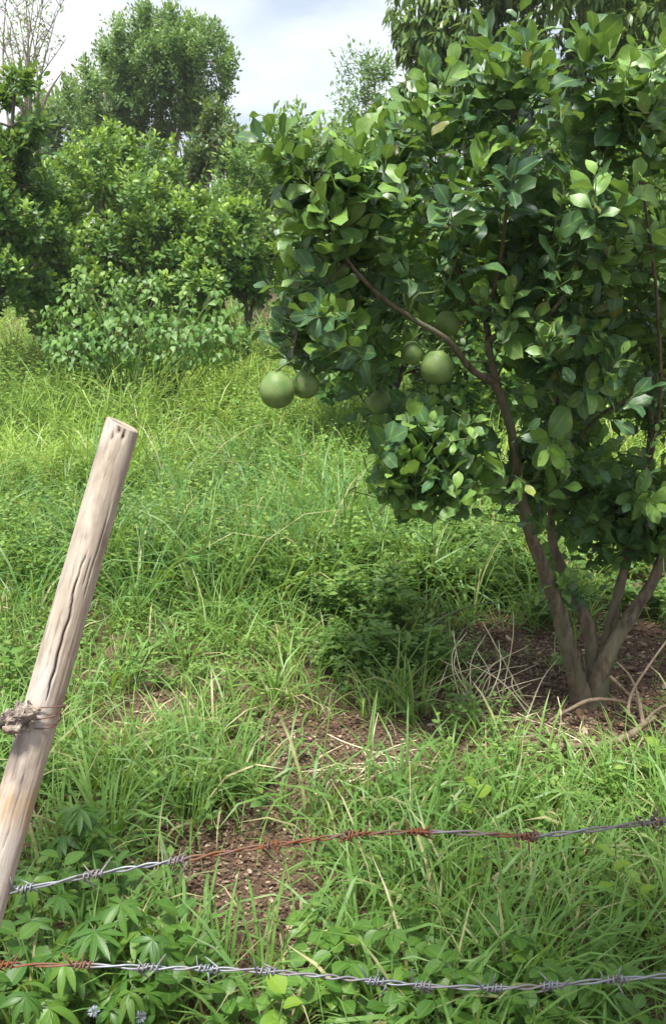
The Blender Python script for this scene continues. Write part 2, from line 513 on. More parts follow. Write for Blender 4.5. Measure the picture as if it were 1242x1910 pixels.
def fruit_material():
    m, t, N, L = new_mat('pomelo_skin')
    tx = N('ShaderNodeTexCoord')
    vo = N('ShaderNodeTexVoronoi'); vo.inputs['Scale'].default_value = 260
    nz = N('ShaderNodeTexNoise'); nz.inputs['Scale'].default_value = 16; nz.inputs['Detail'].default_value = 5
    L(tx.outputs['Object'], vo.inputs['Vector']); L(tx.outputs['Object'], nz.inputs['Vector'])
    fr = N('ShaderNodeValToRGB'); fr.color_ramp.elements[0].position = 0.32; fr.color_ramp.elements[1].position = 0.68
    L(nz.outputs['Fac'], fr.inputs['Fac'])
    c = mixc(t, fr.outputs['Color'], (0.095, 0.175, 0.045), (0.205, 0.285, 0.095))
    pr = N('ShaderNodeValToRGB'); pr.color_ramp.elements[0].position = 0.0; pr.color_ramp.elements[0].color = (0.55, 0.55, 0.55, 1); pr.color_ramp.elements[1].position = 0.35; pr.color_ramp.elements[1].color = (0, 0, 0, 1)
    L(vo.outputs['Distance'], pr.inputs['Fac'])
    c = mixc(t, pr.outputs['Color'], c, (0.10, 0.17, 0.04))
    n4 = N('ShaderNodeTexNoise'); n4.inputs['Scale'].default_value = 55; n4.inputs['Detail'].default_value = 6; L(tx.outputs['Object'], n4.inputs['Vector'])
    b4 = N('ShaderNodeValToRGB'); b4.color_ramp.elements[0].position = 0.64; b4.color_ramp.elements[1].position = 0.70; L(n4.outputs['Fac'], b4.inputs['Fac'])
    c = mixc(t, b4.outputs['Color'], c, (0.20, 0.17, 0.08))
    pb = N('ShaderNodeBsdfPrincipled'); pb.inputs['Roughness'].default_value = 0.5; pb.inputs['Specular IOR Level'].default_value = 0.35
    L(c, pb.inputs['Base Color'])
    bp = N('ShaderNodeBump'); bp.inputs['Strength'].default_value = 0.25; bp.inputs['Distance'].default_value = 0.002
    L(vo.outputs['Distance'], bp.inputs['Height']); L(bp.outputs[0], pb.inputs['Normal'])
    o = N('ShaderNodeOutputMaterial'); L(pb.outputs[0], o.inputs['Surface'])
    return m


M['soil'] = soil_material(); M['wire'] = wire_material(); M['post'] = post_material(); M['fruit'] = fruit_material()
M['rag'] = bark_mat('rag', (0.13, 0.095, 0.075), (0.60, 0.52, 0.44), (0.36, 0.28, 0.22), scale=60, bump=1.0, stretch=1.0)
M['petal'] = leaf_mat('petal', (0.28, 0.31, 0.40), (0.42, 0.45, 0.54), (0.7, 0.7, 0.8), rough=0.7, trans=0.2)

# ------------------------------------------------------------------ ground
def spaced(a, b, n, p):
    s = np.linspace(-1, 1, n); s = np.sign(s) * np.abs(s) ** p
    return a + (b - a) * (s + 1) / 2

gx = spaced(-160, 160, 161, 3.0); gy = np.concatenate([[-40, -20, -8, -3], np.linspace(-1, 14, 130), 14 + 250 * np.linspace(0.02, 1, 40) ** 2])
X, Y = np.meshgrid(gx, gy, indexing='ij')
Z = ground_h(X, Y)
g = Geo()
ny = len(gy)
ii = np.arange(len(gx) - 1)[:, None] * ny; jj = np.arange(ny - 1)[None]
g.add(np.stack([X, Y, Z], -1).reshape(-1, 3), np.stack([ii + jj, ii + ny + jj, ii + ny + jj + 1, ii + jj + 1], -1).reshape(-1, 4))
tag(link('ground', g.mesh('ground', M['soil'])), kind='structure', label='reddish brown soil of the orchard floor')

# --------------------------------------------------------- where plants grow
BARE = [  # bare soil spots: (px, py, radius m)
    (275, 1345, 0.18), (560, 1370, 0.18), (700, 1395, 0.26), (440, 1650, 0.31), (480, 1750, 0.18), (390, 1590, .12), (55, 1560, 0.14),
    (290, 1570, 0.10), (560, 1480, 0.18), (1100, 1330, 0.30), (980, 1290, 0.26), (1240, 1300, 0.34), (870, 1195, 0.14),
    (940, 1200, 0.20), (1010, 1210, 0.22), (1160, 1240, 0.34), (500, 1215, 0.07), (40, 1160, 0.08), (1200, 1200, 0.25), (880, 1300, .14), (1100, 1390, .16), (1010, 1392, .12), (1200, 1370, .14),
]
BARE3 = [(G(a, b)[:2], r) for a, b, r in BARE]


def bareness(x, y):
    b = np.zeros_like(x)
    for c, r in BARE3:
        d = np.sqrt((x - c[0]) ** 2 + (y - c[1]) ** 2) / r
        b = np.maximum(b, np.clip(1.6 - 1.2 * d, 0, 1))
    # dry litter under and behind the pomelo tree
    d = np.sqrt(((x - 1.75) / 1.15) ** 2 + ((y - 5.2) / 2.0) ** 2)
    b = np.maximum(b, np.clip(1.7 - 1.5 * d, 0, 1) * 0.80)
    return b


def in_view(x, y, margin):
    return (np.abs(x) < 0.375 * y + margin) & (y > 1.2)


def scatter(n, y0, y1, margin, power=1.0):
    y = y0 + (y1 - y0) * rng.random(n) ** power
    x = (rng.random(n) * 2 - 1) * (0.375 * y + margin)
    return x, y

# ------------------------------------------------------------------ grass
def make_grass():
    g = Geo()
    def tufts(nt, y0, y1, margin, nb, len0, len1, w0, w1, power=1.0, keep=1.0, young=0.25):
        x, y = scatter(nt, y0, y1, margin, power)
        b = bareness(x, y)
        ok = (rng.random(nt) > b * keep) & (rng.random(nt) < 0.45 + 1.1 * vnoise(x * 2.6, y * 2.6, 21))
        x, y = x[ok], y[ok]
        pat = vnoise(x * 1.1 + 7, y * 1.1, 1); pat2 = vnoise(x * 0.6, y * 0.6 + 3, 2)
        sz = 0.55 + 0.75 * vnoise(x * 1.7, y * 1.7, 3)
        k = rng.integers(nb[0], nb[1], len(x))
        idx = np.repeat(np.arange(len(x)), k); n = len(idx)
        r = rng.random(n) ** 0.7 * 0.055; a = rng.random(n) * 2 * PI
        bx = x[idx] + r * np.cos(a); by = y[idx] + r * np.sin(a)
        pos = np.stack([bx, by, ground_h(bx, by) - 0.01], -1)
        az = a + (rng.random(n) - 0.5) * 1.6
        el = 1.5 - rng.random(n) ** 1.5 * 0.75
        bend = 0.35 + rng.random(n) * 2.3
        ln = (len0 + (len1 - len0) * rng.random(n)) * sz[idx]
        wd = w0 + (w1 - w0) * rng.random(n) ** 1.6
        dry = np.where(rng.random(n) < 0.07 + 0.16 * (by < 3.6) * vnoise(bx * 2.1, by * 2.1, 31) ** 2, 0.45 + 0.5 * rng.random(n), 0)
        t = np.stack([np.clip(0.25 + 0.7 * (pat[idx] - 0.2) + 0.35 * (rng.random(n) - 0.5), 0, 1),
                      np.clip((pat2[idx] - 0.35) * 1.2 * young * 2.2 + 0.25 * (rng.random(n) - 0.5), 0, 0.9), dry], -1)
        blades(g, pos, az, el, bend, ln, wd, 5, t)
    tufts(520, 1.55, 2.7, 0.5, (7, 17), 0.18, 0.38, 0.005, 0.015, young=0.3)
    tufts(820, 2.5, 4.6, 0.9, (9, 18), 0.16, 0.37, 0.005, 0.014, young=0.45)
    tufts(2100, 4.3, 8.0, 1.2, (9, 17), 0.28, 0.58, 0.007, 0.016, young=1.0)
    tufts(160, 4.0, 6.5, 0.3, (14, 26), 0.5, 0.85, 0.008, 0.016, young=0.4)
    tufts(2000, 7.5, 13.0, 1.5, (8, 15), 0.45, 0.85, 0.010, 0.018, young=1.3)
    tufts(1000, 12.0, 26.0, 2.5, (8, 14), 0.5, 1.0, 0.016, 0.028, young=0.35)
    # fine short under-grass that closes the sward
    for nn, y0, y1, l in ((7500, 1.6, 4.2, 0.13), (14000, 4.0, 11.0, 0.22)):
        x, y = scatter(nn, y0, y1, 0.9)
        ok = rng.random(nn) > bareness(x, y) * 0.97
        x, y = x[ok], y[ok]; n = len(x)
        t = np.stack([rng.random(n) * 0.7, rng.random(n) * 0.35, np.where(rng.random(n) < 0.10, 0.8, 0)], -1)
        blades(g, np.stack([x, y, ground_h(x, y) - 0.005], -1), rng.random(n) * 2 * PI, 0.7 + 0.8 * rng.random(n), 1.6 * rng.random(n),
               l * (0.5 + rng.random(n)), 0.003 + 0.004 * rng.random(n), 3, t)
    return g

tag(link('grass', make_grass().mesh('grass', M['grass'])), 'tall green grass with long arching blades over the field', 'grass', kind='stuff')


def sprigs(g, x, y, h0, h1, nl, l0, l1, tintf, wid=0.55, prof='oval', rows=4, leanmax=0.4, cols=3):
    n = len(x)
    h = h0 + (h1 - h0) * rng.random(n)
    az = rng.random(n) * 2 * PI; ln = rng.random(n) * leanmax
    up = norm(np.stack([np.cos(az) * ln, np.sin(az) * ln, np.ones(n)], -1))
    base = np.stack([x, y, ground_h(x, y)], -1)
    idx = np.repeat(np.arange(n), nl); m = len(idx)
    k = np.tile(np.arange(nl), n)
    f = 0.3 + 0.7 * (k + rng.random(m) * 0.6) / nl
    pos = base[idx] + up[idx] * (h[idx] * f)[:, None]
    a = k * 2.4 + rng.random(m) * 0.8 + az[idx]
    e = 0.1 + 0.7 * rng.random(m)
    ax = np.stack([np.cos(a) * np.cos(e), np.sin(a) * np.cos(e), np.sin(e)], -1)
    L_ = (l0 + (l1 - l0) * rng.random(m)) * (1.15 - 0.5 * f)
    nr = np.stack([-np.cos(a) * np.sin(e), -np.sin(a) * np.sin(e), np.cos(e)], -1) + (rng.random((m, 3)) - 0.5) * 0.5
    leaves(g, pos, ax, nr, L_, L_ * wid, prof, rows, cols, 0.2 if cols > 2 else 0.0, 0.25, tintf(idx, f, x, y, m))
    # stems
    blades(g, base, az, 1.5 - ln * 0.9, 0 * h, h, np.full(n, 0.004), 3, np.tile([0.4, 0.2, 0.0], (n, 1)))


def make_cover():
    g = Geo()
    def tf(idx, f, x, y, m):
        pat = vnoise(x * 1.3, y * 1.3 + 9, 4)[idx]
        return np.stack([np.clip(pat * 0.9 + 0.4 * (rng.random(m) - 0.5), 0, 1), np.clip((f - 0.55) * 0.9 + np.where(y[idx] > 4.5, 0.12, 0), 0, 1) * (0.35 + 0.7 * rng.random(m)), 0 * f], -1)
    for nn, y0, y1, mg, h0, h1, nl, l0, l1 in ((480, 1.6, 2.6, 0.5, 0.05, 0.16, 7, 0.03, 0.055), (1500, 2.5, 4.5, 0.9, 0.06, 0.18, 8, 0.025, 0.045),
                                         (5200, 4.2, 8.0, 1.2, 0.15, 0.48, 11, 0.035, 0.065), (4600, 7.5, 13.0, 1.5, 0.30, 0.75, 11, 0.05, 0.085)):
        x, y = scatter(nn, y0, y1, mg)
        clump = vnoise(x * 1.6 + 3, y * 1.6, 5)
        ok = (rng.random(nn) > bareness(x, y)) & (rng.random(nn) < 0.25 + 1.1 * clump)
        sprigs(g, x[ok], y[ok], h0, h1, nl, l0, l1, tf, cols=3 if y1 < 5 else 2, rows=4 if y1 < 10 else 3)
    return g

tag(link('ground_cover', make_cover().mesh('ground_cover', M['herb'])), 'low small-leaved green herbs growing through the grass', 'ground cover', kind='stuff')

# leaf litter on the bare soil
def make_litter():
    g = Geo()
    for c, r in BARE3:
        n = int(1900 * min(r, 0.3) / 0.2)
        a = rng.random(n) * 2 * PI; d = np.sqrt(rng.random(n)) * r * 1.35
        x = c[0] + d * np.cos(a); y = c[1] + d * np.sin(a)
        litter(g, x, y, 0.004, 0.020)
    n = 6500
    a = rng.random(n) * 2 * PI; d = np.sqrt(rng.random(n)) * 1.15
    litter(g, 1.75 + 1.3 * d * np.cos(a), 5.2 + 2.3 * d * np.sin(a), 0.02, 0.065)
    n = 1300
    a = rng.random(n) * 2 * PI; d = np.sqrt(rng.random(n)) * 0.75
    litter(g, 0.95 + 0.9 * d * np.cos(a), 3.25 + 0.6 * d * np.sin(a), 0.012, 0.05)
    return g


def litter(g, x, y, l0, l1):
    n = len(x)
    a = rng.random(n) * 2 * PI; e = (rng.random(n) - 0.4) * 0.5
    ax = np.stack([np.cos(a) * np.cos(e), np.sin(a) * np.cos(e), np.sin(e)], -1)
    nr = np.array([0, 0, 1.0]) + (rng.random((n, 3)) - 0.5) * 0.8
    ln = l0 + (l1 - l0) * rng.random(n) ** 2
    t = np.stack([rng.random(n), (rng.random(n) < 0.15) * rng.random(n), (rng.random(n) < 0.08) * 0.8], -1)
    leaves(g, np.stack([x, y, ground_h(x, y) + 0.003 + 0.010 * rng.random(n)], -1), ax, nr, ln, ln * (0.25 + 0.5 * rng.random(n)), 'oval', 4, 2, 0.0, 0.6 * (rng.random(n) - 0.5), t)

tag(link('leaf_litter', make_litter().mesh('leaf_litter', M['litter'])), 'dry brown leaf litter and chips on the bare soil', 'leaf litter', kind='stuff')

# ------------------------------------------------------------ background trees
def tree_crown(g, blobs, per, l0, l1, wid, prof='citrus', style='rosette', young_p=0.25, rows=4, spread=0.12, lum=(0.2, 0.8), inner=0.3, puff=13, puff_r=0.30):
    """clumps of leaves over the outside of several lobes; returns clump points"""
    P_ = []
    for c, r, n in blobs:
        c = np.asarray(c, float); r = np.asarray(r, float) * 0.86
        # branches end in tufts: sub-lobes over the shell, each a little dome of clumps
        K = max(5, n // puff)
        dk = norm(rng.normal(size=(K, 3))); rk = inner + (1 - inner) * rng.random(K) ** 0.5
        ck = c + dk * r * rk[:, None]
        own = rng.integers(0, K, n)
        dl = norm(rng.normal(size=(n, 3)) + np.array([0, 0, 0.55]) + 0.6 * dk[own])
        sr = r.mean() * puff_r * (0.6 + 0.8 * rng.random(K))[own]
        p = ck[own] + dl * (sr * rng.random(n) ** 0.4)[:, None]
        d = norm(dk[own] * 0.6 + dl)
        ax = norm(dl * 0.75 + np.array([0, 0, 0.65]) + 0.3 * rng.normal(size=(n, 3)))
        k = per
        idx = np.repeat(np.arange(n), k); m = len(idx)
        kk = np.tile(np.arange(k), n)
        A = ax[idx]
        ref = norm(np.cross(A, norm(rng.normal(size=(n, 3)))[idx])); ref2 = np.cross(A, ref)
        th = kk * 2.4 + rng.random(m) * 0.7
        rd = ref * np.cos(th)[:, None] + ref2 * np.sin(th)[:, None]
        f = (kk + 0.5) / k
        L_ = (l0 + (l1 - l0) * rng.random(m))
        yy = (rng.random(n) < young_p * np.clip(0.15 + 1.3 * dl[:, 2], 0.1, 1.3))[idx]
        if style == 'droop':
            axl = norm(rd * 0.8 + np.array([0, 0, -0.55]) + 0.25 * rng.normal(size=(m, 3)))
            nr = rd * 0.5 + np.array([0, 0, 0.8])
            pos = p[idx] + rd * 0.02
        else:
            axl = norm(rd * (1.05 - 0.75 * f)[:, None] + A * (0.25 + 0.9 * f)[:, None] + 0.15 * rng.normal(size=(m, 3)))
            nr = A - rd * 0.3
            pos = p[idx] + A * ((f - 0.6) * spread * 1.6)[:, None] + spread * 0.35 * (rng.random((m, 3)) - 0.5)
        base = lum[0] + (lum[1] - lum[0]) * rng.random(n)
        t = np.stack([np.clip(base[idx] + 0.3 * (rng.random(m) - 0.5), 0, 1), np.where(yy, (0.35 + 0.6 * f) * (0.6 + 0.4 * rng.random(m)), 0.08 * rng.random(m)), 0 * L_], -1)
        leaves(g, pos, axl, nr, L_, L_ * wid, prof, rows, 2, 0.0, 0.2 + 0.2 * rng.random(m), t)
        P_.append(p)
    return np.vstack(P_)


def trunk_tubes(g, base, stems, blobs, crown_pts, nb, r0, ns=8):
    """tapered stems from the base to the lobes, then limbs to some leaf clumps"""
    base = np.asarray(base, float); nodes = []
    for i, (c, r, n) in enumerate(blobs):
        c = np.asarray(c, float)
        s = base + np.asarray(stems[i % len(stems)])
        m1 = s * 0.65 + c * 0.35 + rng.normal(size=3) * 0.06 * np.linalg.norm(c - s); m1[2] = s[2] + (c[2] - s[2]) * 0.42
        p = smooth_path([s, m1, c + np.array([0, 0, 0.45 * r[2]])], 14)
        rr = r0 * (1 - 0.82 * np.linspace(0, 1, 14) ** 0.8)
        tube(g, p, rr, ns, rough=0.18); nodes.append(np.hstack([p[4:], rr[4:, None]]))
    nodes = np.vstack(nodes)
    pick = crown_pts[rng.permutation(len(crown_pts))[:nb]]
    for q in pick:
        d = np.linalg.norm(nodes[:, :3] - q, axis=1) + 0.6 * np.maximum(0, nodes[:, 2] - q[2])
        a = nodes[np.argmin(d)]
        m = 0.5 * (a[:3] + q) + rng.normal(size=3) * 0.07 * d.min() + np.array([0, 0, 0.08 * d.min()])
        p = smooth_path([a[:3], m, q], 7)
        tube(g, p, np.linspace(min(a[3] * 0.55, 0.035), 0.004, 7), 5)


def make_tree(name, label, cat, base, blobs, per, l0, l1, wid, leafm, barkm, r0, nb=60, stems=((0, 0, 0),), group=None, **kw):
    base = np.array([base[0], base[1], float(ground_h(base[0], base[1])) - 0.05])
    e = tag(empty(name, base), label, cat, group)
    gc = Geo(); pts = tree_crown(gc, blobs, per, l0, l1, wid, **kw)
    gt = Geo(); trunk_tubes(gt, base, stems, blobs, pts, nb, r0)
    link('trunk', gt.mesh('trunk', barkm, base), e)
    cr = link('crown', gc.mesh('crown', leafm, base), e)
    cr['kind'] = 'stuff'
    return e


def B(px, py, Y, rx, ry, ryw, n):
    """a crown lobe given by its place in the picture and its distance, radii in photo pixels across and up, metres deep"""
    c = P(px, py, Y); z = (c - CAM) @ _f
    return (c, (rx / FPX * z, ryw, ry / FPX * z), n)

def gp(px, Y):
    """ground point below pixel column px at distance Y"""
    x = (px - 621.0) / FPX * Y * 1.03
    return (x, Y)

# the citrus row across the field
make_tree('citrus_tree', 'wide bushy citrus tree with lime shoot tips rising behind the vine covered shrub', 'tree', gp(190, 11.2),
          [B(200, 400, 11.2, 170, 140, 1.2, 567), B(60, 440, 10.8, 120, 130, 1.0, 405), B(310, 470, 11.0, 90, 110, 0.9, 297), B(230, 310, 11.6, 110, 70, 0.9, 243), B(150, 540, 10.6, 190, 90, 0.9, 420), B(330, 540, 10.6, 120, 80, 0.7, 260), B(350, 440, 11.2, 70, 70, 0.6, 150), B(190, 420, 12.0, 160, 120, 0.6, 260)],
          13, 0.058, 0.098, 0.5, M['citrus_leaf'], M['dark_bark'], 0.09, 110, ((0, 0, 0), (0.12, 0.05, 0), (-0.1, 0.04, 0)), 'citrus trees of the orchard', young_p=0.5)
make_tree('citrus_tree', 'small rounded citrus tree in the gap left of the fruiting pomelo tree', 'tree', gp(450, 10.6),
          [B(440, 460, 10.6, 80, 90, 0.7, 297), B(500, 500, 10.8, 80, 90, 0.8, 243), B(400, 520, 10.4, 70, 60, 0.6, 175)],
          13, 0.058, 0.095, 0.5, M['citrus_leaf'], M['dark_bark'], 0.06, 60, ((0, 0, 0), (0.08, 0.05, 0)), 'citrus trees of the orchard', young_p=0.5)
make_tree('citrus_tree', 'dark citrus tree at the field edge with one bright lime tuft on top', 'tree', gp(-60, 9.6),
          [B(-50, 290, 9.6, 95, 110, 0.8, 351), B(30, 210, 9.4, 55, 70, 0.5, 121), B(-60, 430, 9.6, 130, 130, 0.9, 324), B(-10, 530, 9.4, 130, 70, 0.7, 260), B(20, 400, 9.5, 90, 100, 0.7, 260)],
          13, 0.058, 0.10, 0.5, M['citrus_leaf'], M['dark_bark'], 0.08, 80, ((0, 0, 0), (0.1, 0, 0)), 'citrus trees of the orchard', young_p=0.22, lum=(0.1, 0.7))
# citrus trees behind the pomelo tree
make_tree('citrus_tree', 'dark leafy citrus tree directly behind the fruiting pomelo branch', 'tree', gp(700, 7.6),
          [B(700, 500, 7.6, 180, 190, 0.9, 445), B(640, 640, 7.4, 110, 110, 0.6, 229), B(900, 740, 7.6, 130, 90, 0.5, 180), B(830, 600, 7.8, 140, 170, 0.8, 310)],
          11, 0.07, 0.11, 0.5, M['citrus_leaf'], M['dark_bark'], 0.07, 80, ((0, 0, 0), (0.1, 0.05, 0)), 'citrus trees of the orchard', young_p=0.2, lum=(0, 0.7))
make_tree('citrus_tree', 'citrus tree in the shade behind the trunks of the pomelo tree', 'tree', gp(1180, 8.2),
          [B(1100, 480, 8.2, 220, 220, 1.1, 513), B(1260, 640, 8.0, 200, 190, 1.0, 405), B(1120, 800, 7.8, 220, 120, 0.8, 380), B(1230, 880, 7.4, 140, 80, 0.6, 180), B(1010, 680, 8.4, 130, 120, 0.7, 229)],
          11, 0.07, 0.11, 0.5, M['citrus_leaf'], M['dark_bark'], 0.08, 80, ((0, 0, 0), (-0.15, 0.05, 0)), 'citrus trees of the orchard', young_p=0.2, lum=(0, 0.7))
make_tree('citrus_tree', 'rounded citrus tree farther down the row beyond the pomelo tree', 'tree', gp(1500, 10.5),
          [B(1480, 420, 10.5, 220, 200, 1.2, 513), B(1380, 560, 10.2, 160, 130, 0.9, 297)],
          8, 0.09, 0.13, 0.5, M['citrus_leaf'], M['dark_bark'], 0.08, 60, ((0, 0, 0),), 'citrus trees of the orchard', young_p=0.25)

# tall round-headed tree beyond the citrus row
make_tree('round_crown_tree', 'tall round-headed tree with bare fanned limbs standing beyond the citrus row', 'tree', gp(300, 21),
          [B(270, 130, 21, 120, 95, 1.5, 620), B(365, 120, 20.5, 75, 85, 1.1, 360), B(200, 190, 21, 85, 95, 1.2, 380), B(310, 60, 21, 80, 45, 1.0, 240), B(240, 260, 21.3, 90, 50, 1.1, 240), B(385, 190, 21, 50, 45, 0.8, 120), B(320, 130, 20.7, 70, 70, 1.0, 260), B(330, 225, 21, 80, 40, 1.0, 160)],
          22, 0.075, 0.125, 0.42, M['tree_leaf'], M['pale_bark'], 0.13, 150, ((0, 0, 0), (0.25, 0, 0), (-0.2, 0.1, 0), (0.1, 0.15, 0)), spread=0.3, young_p=0.35, prof='lance', rows=3)
make_tree('dark_bushy_tree', 'dark bluish-green bushy tree with a tangle of bare branches beside the round-headed tree', 'tree', gp(400, 18),
          [B(400, 270, 18, 60, 60, 0.9, 260), B(350, 320, 18.3, 55, 45, 0.8, 170), B(440, 300, 18, 40, 70, 0.8, 150)],
          12, 0.10, 0.15, 0.4, M['mango_leaf'], M['pale_bark'], 0.08, 70, ((0, 0, 0), (0.2, 0, 0)), spread=0.25, young_p=0.05, lum=(0, 0.35), prof='lance')
make_tree('pale_bush_tree', 'pale yellow-green feathery tree in the gap behind the leafy branch tip', 'tree', gp(480, 15.5),
          [B(470, 350, 15.5, 70, 60, 0.9, 260), B(530, 300, 15.8, 70, 80, 1.0, 240), B(450, 410, 15.3, 60, 40, 0.8, 150)],
          12, 0.08, 0.13, 0.35, M['vine_leaf'], M['pale_bark'], 0.06, 40, spread=0.3, young_p=0.5, prof='lance', lum=(0.5, 1.0))
# thin wispy tree at the far edge of the field
def wispy_tree():
    Yw = 19.0
    b = np.array([*gp(45, Yw), 0.0]); b[2] = float(ground_h(b[0], b[1])) - 0.05
    e = tag(empty('wispy_tree', b), 'thin nearly bare tree with pale upright stems and sparse fine leaves', 'tree')
    gt, gl_ = Geo(), Geo()
    fork = P(52, 300, Yw)
    tube(gt, smooth_path([b, 0.5 * (b + fork) + [0.1, 0, 0], fork], 12), np.linspace(0.11, 0.07, 12), 8, rough=0.2)
    tube(gt, smooth_path([fork, P(75, 210, Yw), P(95, 165, Yw), P(118, 130, Yw)], 14), np.linspace(0.055, 0.006, 14), 7, rough=0.2)
    for tx_, ty_ in ((-40, -10), (-15, -60), (8, 20), (14, -40), (30, 0), (44, -70), (52, 10), (66, -30), (80, 5), (92, -50), (104, 30), (118, 0), (-60, 60), (124, 70)):
        a = fork + 0.12 * rng.normal(size=3) * [1, 1, 0.3]
        t = P(tx_, ty_, Yw + 0.8 * (rng.random() - .5))
        mid_ = 0.5 * (a + t) + np.array([0.12 * rng.normal() - 0.25 * (t[0] - a[0]), 0.1 * rng.normal(), 0.1])
        path = smooth_path([a, mid_, t], 26)
        tube(gt, path, np.linspace(0.028, 0.005, 26), 5, rough=0.1)
        for k in range(15):
            i = rng.integers(6, 26); s = path[i]
            dv = norm(np.array([rng.normal(), rng.normal(), 0.9])) * (0.18 + 0.35 * rng.random())
            tube(gt, smooth_path([s, s + dv * 0.5 + [0, 0, .03], s + dv], 5), np.linspace(0.008, 0.003, 5), 4)
            n = int(rng.integers(2, 9)) if ty_ < 30 else 5
            ps = s + dv * (0.4 + 0.7 * rng.random((n, 1))) + 0.06 * rng.normal(size=(n, 3))
            leaves(gl_, ps, rng.normal(size=(n, 3)) + [0, 0, 0.2], rng.normal(size=(n, 3)) + [0, -.3, 1], 0.05 + 0.05 * rng.random(n), 0.025 + 0.02 * rng.random(n), 'lance', 3, 3, 0.2, 0.2, np.stack([0.4 + 0.5 * rng.random(n), 0.3 + 0.5 * rng.random(n), 0.3 * rng.random(n)], -1))
    link('trunk', gt.mesh('trunk', M['pale_bark'], b), e)
    c = link('crown', gl_.mesh('crown', M['tree_leaf'], b), e); c['kind'] = 'stuff'
wispy_tree()
# dusky trees that close the view
make_tree('distant_tree', 'hazy rounded tree seen low between the wispy tree and the round-headed tree', 'tree', gp(110, 30),
          [B(110, 280, 30, 130, 80, 2.5, 500), B(0, 330, 30, 130, 80, 2.5, 400), B(220, 360, 30, 120, 70, 2, 300)], 10, 0.2, 0.32, 0.5, M['tree_leaf'], M['dark_bark'], 0.2, 30, spread=0.5, lum=(0.2, 0.6), young_p=0.1)
make_tree('distant_tree', 'hazy spreading tree behind the small rounded citrus tree', 'tree', gp(560, 32),
          [B(520, 380, 32, 160, 60, 2.5, 420), B(660, 330, 32, 160, 100, 2.5, 420), B(420, 420, 32, 110, 60, 2, 260)], 10, 0.2, 0.32, 0.5, M['tree_leaf'], M['dark_bark'], 0.2, 30, spread=0.5, lum=(0.3, 0.8), young_p=0.2)
make_tree('distant_tree', 'hazy rounded tree far behind the mango tree', 'tree', gp(1150, 34),
          [B(1000, 340, 34, 220, 110, 3, 420), B(1250, 360, 34, 220, 110, 3, 420)], 10, 0.2, 0.32, 0.5, M['tree_leaf'], M['dark_bark'], 0.2, 30, spread=0.5, lum=(0.2, 0.7), young_p=0.1)

# big mango tree above the pomelo tree
make_tree('mango_tree', 'large mango tree with drooping narrow leaves towering behind the pomelo tree', 'tree', gp(1120, 11.5),
          [B(1080, 20, 11.5, 230, 120, 1.6, 1054), B(830, 60, 11.2, 110, 110, 1.0, 442), B(1240, 60, 11.8, 160, 130, 1.4, 510), B(1000, -140, 11.5, 260, 130, 1.6, 612), B(900, 250, 11.2, 170, 90, 0.9, 300), B(1180, 230, 11.3, 170, 110, 0.9, 330), B(820, 190, 11.0, 90, 80, 0.8, 255), B(1000, 170, 11.2, 130, 70, 0.9, 221), B(1330, -80, 11.8, 200, 180, 1.5, 510)],
          9, 0.11, 0.18, 0.27, M['mango_leaf'], M['dark_bark'], 0.17, 110, ((0, 0, 0), (0.1, 0.1, 0)), style='droop', young_p=0.25, prof='lance', inner=0.3)
make_tree('fine_leaf_tree', 'slender fine-leaved tree peeping over the pomelo top beside the mango tree', 'tree', gp(700, 16),
          [B(700, 140, 16, 60, 60, 0.8, 120), B(680, 220, 16, 70, 60, 0.8, 160), B(610, 260, 16, 50, 50, 0.6, 90)],
          10, 0.07, 0.11, 0.3, M['tree_leaf'], M['pale_bark'], 0.05, 50, spread=0.25, young_p=0.3, prof='lance')

# unseen tree added to shade the foreground, lobes placed to leave the post lit
def _shade(x, y, z):
    return np.array([x, y, 0.0]) + SUN_DIR / SUN_DIR[2] * z
make_tree('added_shade_tree', 'leafy tree added out of view to shade the foreground weeds', 'tree', (-1.9, -2.2),
          [(_shade(0.78, 1.75, 4.5), (0.90, 0.62, 0.4), 400), (_shade(-0.74, 2.10, 4.5), (0.50, 0.36, 0.25), 110), (_shade(0.7, 0.6, 4.7), (1.2, 0.5, 0.5), 200), (_shade(-0.6, 0.2, 4.8), (1.2, 0.6, 0.5), 220), (_shade(0.2, -0.8, 4.9), (1.8, 0.9, 0.8), 260)],
          10, 0.08, 0.13, 0.5, M['citrus_leaf'], M['dark_bark'], 0.12, 90, ((0, 0, 0), (0.1, 0.05, 0)), spread=0.2, young_p=0.2, inner=0.2)

# thin bright air of a humid day
def haze_box():
    g = Geo()
    x0, x1, y0, y1, z0, z1 = -170, 170, -50, 275, -1.2, 13.5
    v = [(x, y, z) for x in (x0, x1) for y in (y0, y1) for z in (z0, z1)]
    g.add(v, [[0, 1, 3, 2], [4, 6, 7, 5], [0, 4, 5, 1], [2, 3, 7, 6], [0, 2, 6, 4], [1, 5, 7, 3]])
    m, t, N, L = new_mat('haze')
    pv = N('ShaderNodeVolumePrincipled')
    pv.inputs['Color'].default_value = (0.92, 0.96, 1.0, 1); pv.inputs['Density'].default_value = 0.0011
    o = N('ShaderNodeOutputMaterial'); L(pv.outputs[0], o.inputs['Volume'])
    tag(link('haze', g.mesh('haze', m, smooth=False)), 'thin pale haze over the orchard', 'haze', kind='stuff')
haze_box()
rng_main = rng; rng = np.random.default_rng(SEED_T := 5)
# ------------------------------------------------------------- pomelo tree
TY = 3.22
def S(rows):
    """rows of (px, py, Y, radius in photo px) -> points and radii in metres"""
    out = []
    for px, py, Y, r in rows:
        p = P(px, py, Y); z = (p - CAM) @ _f
        out.append([*p, 0.56 * r / FPX * z])
    return np.array(out)

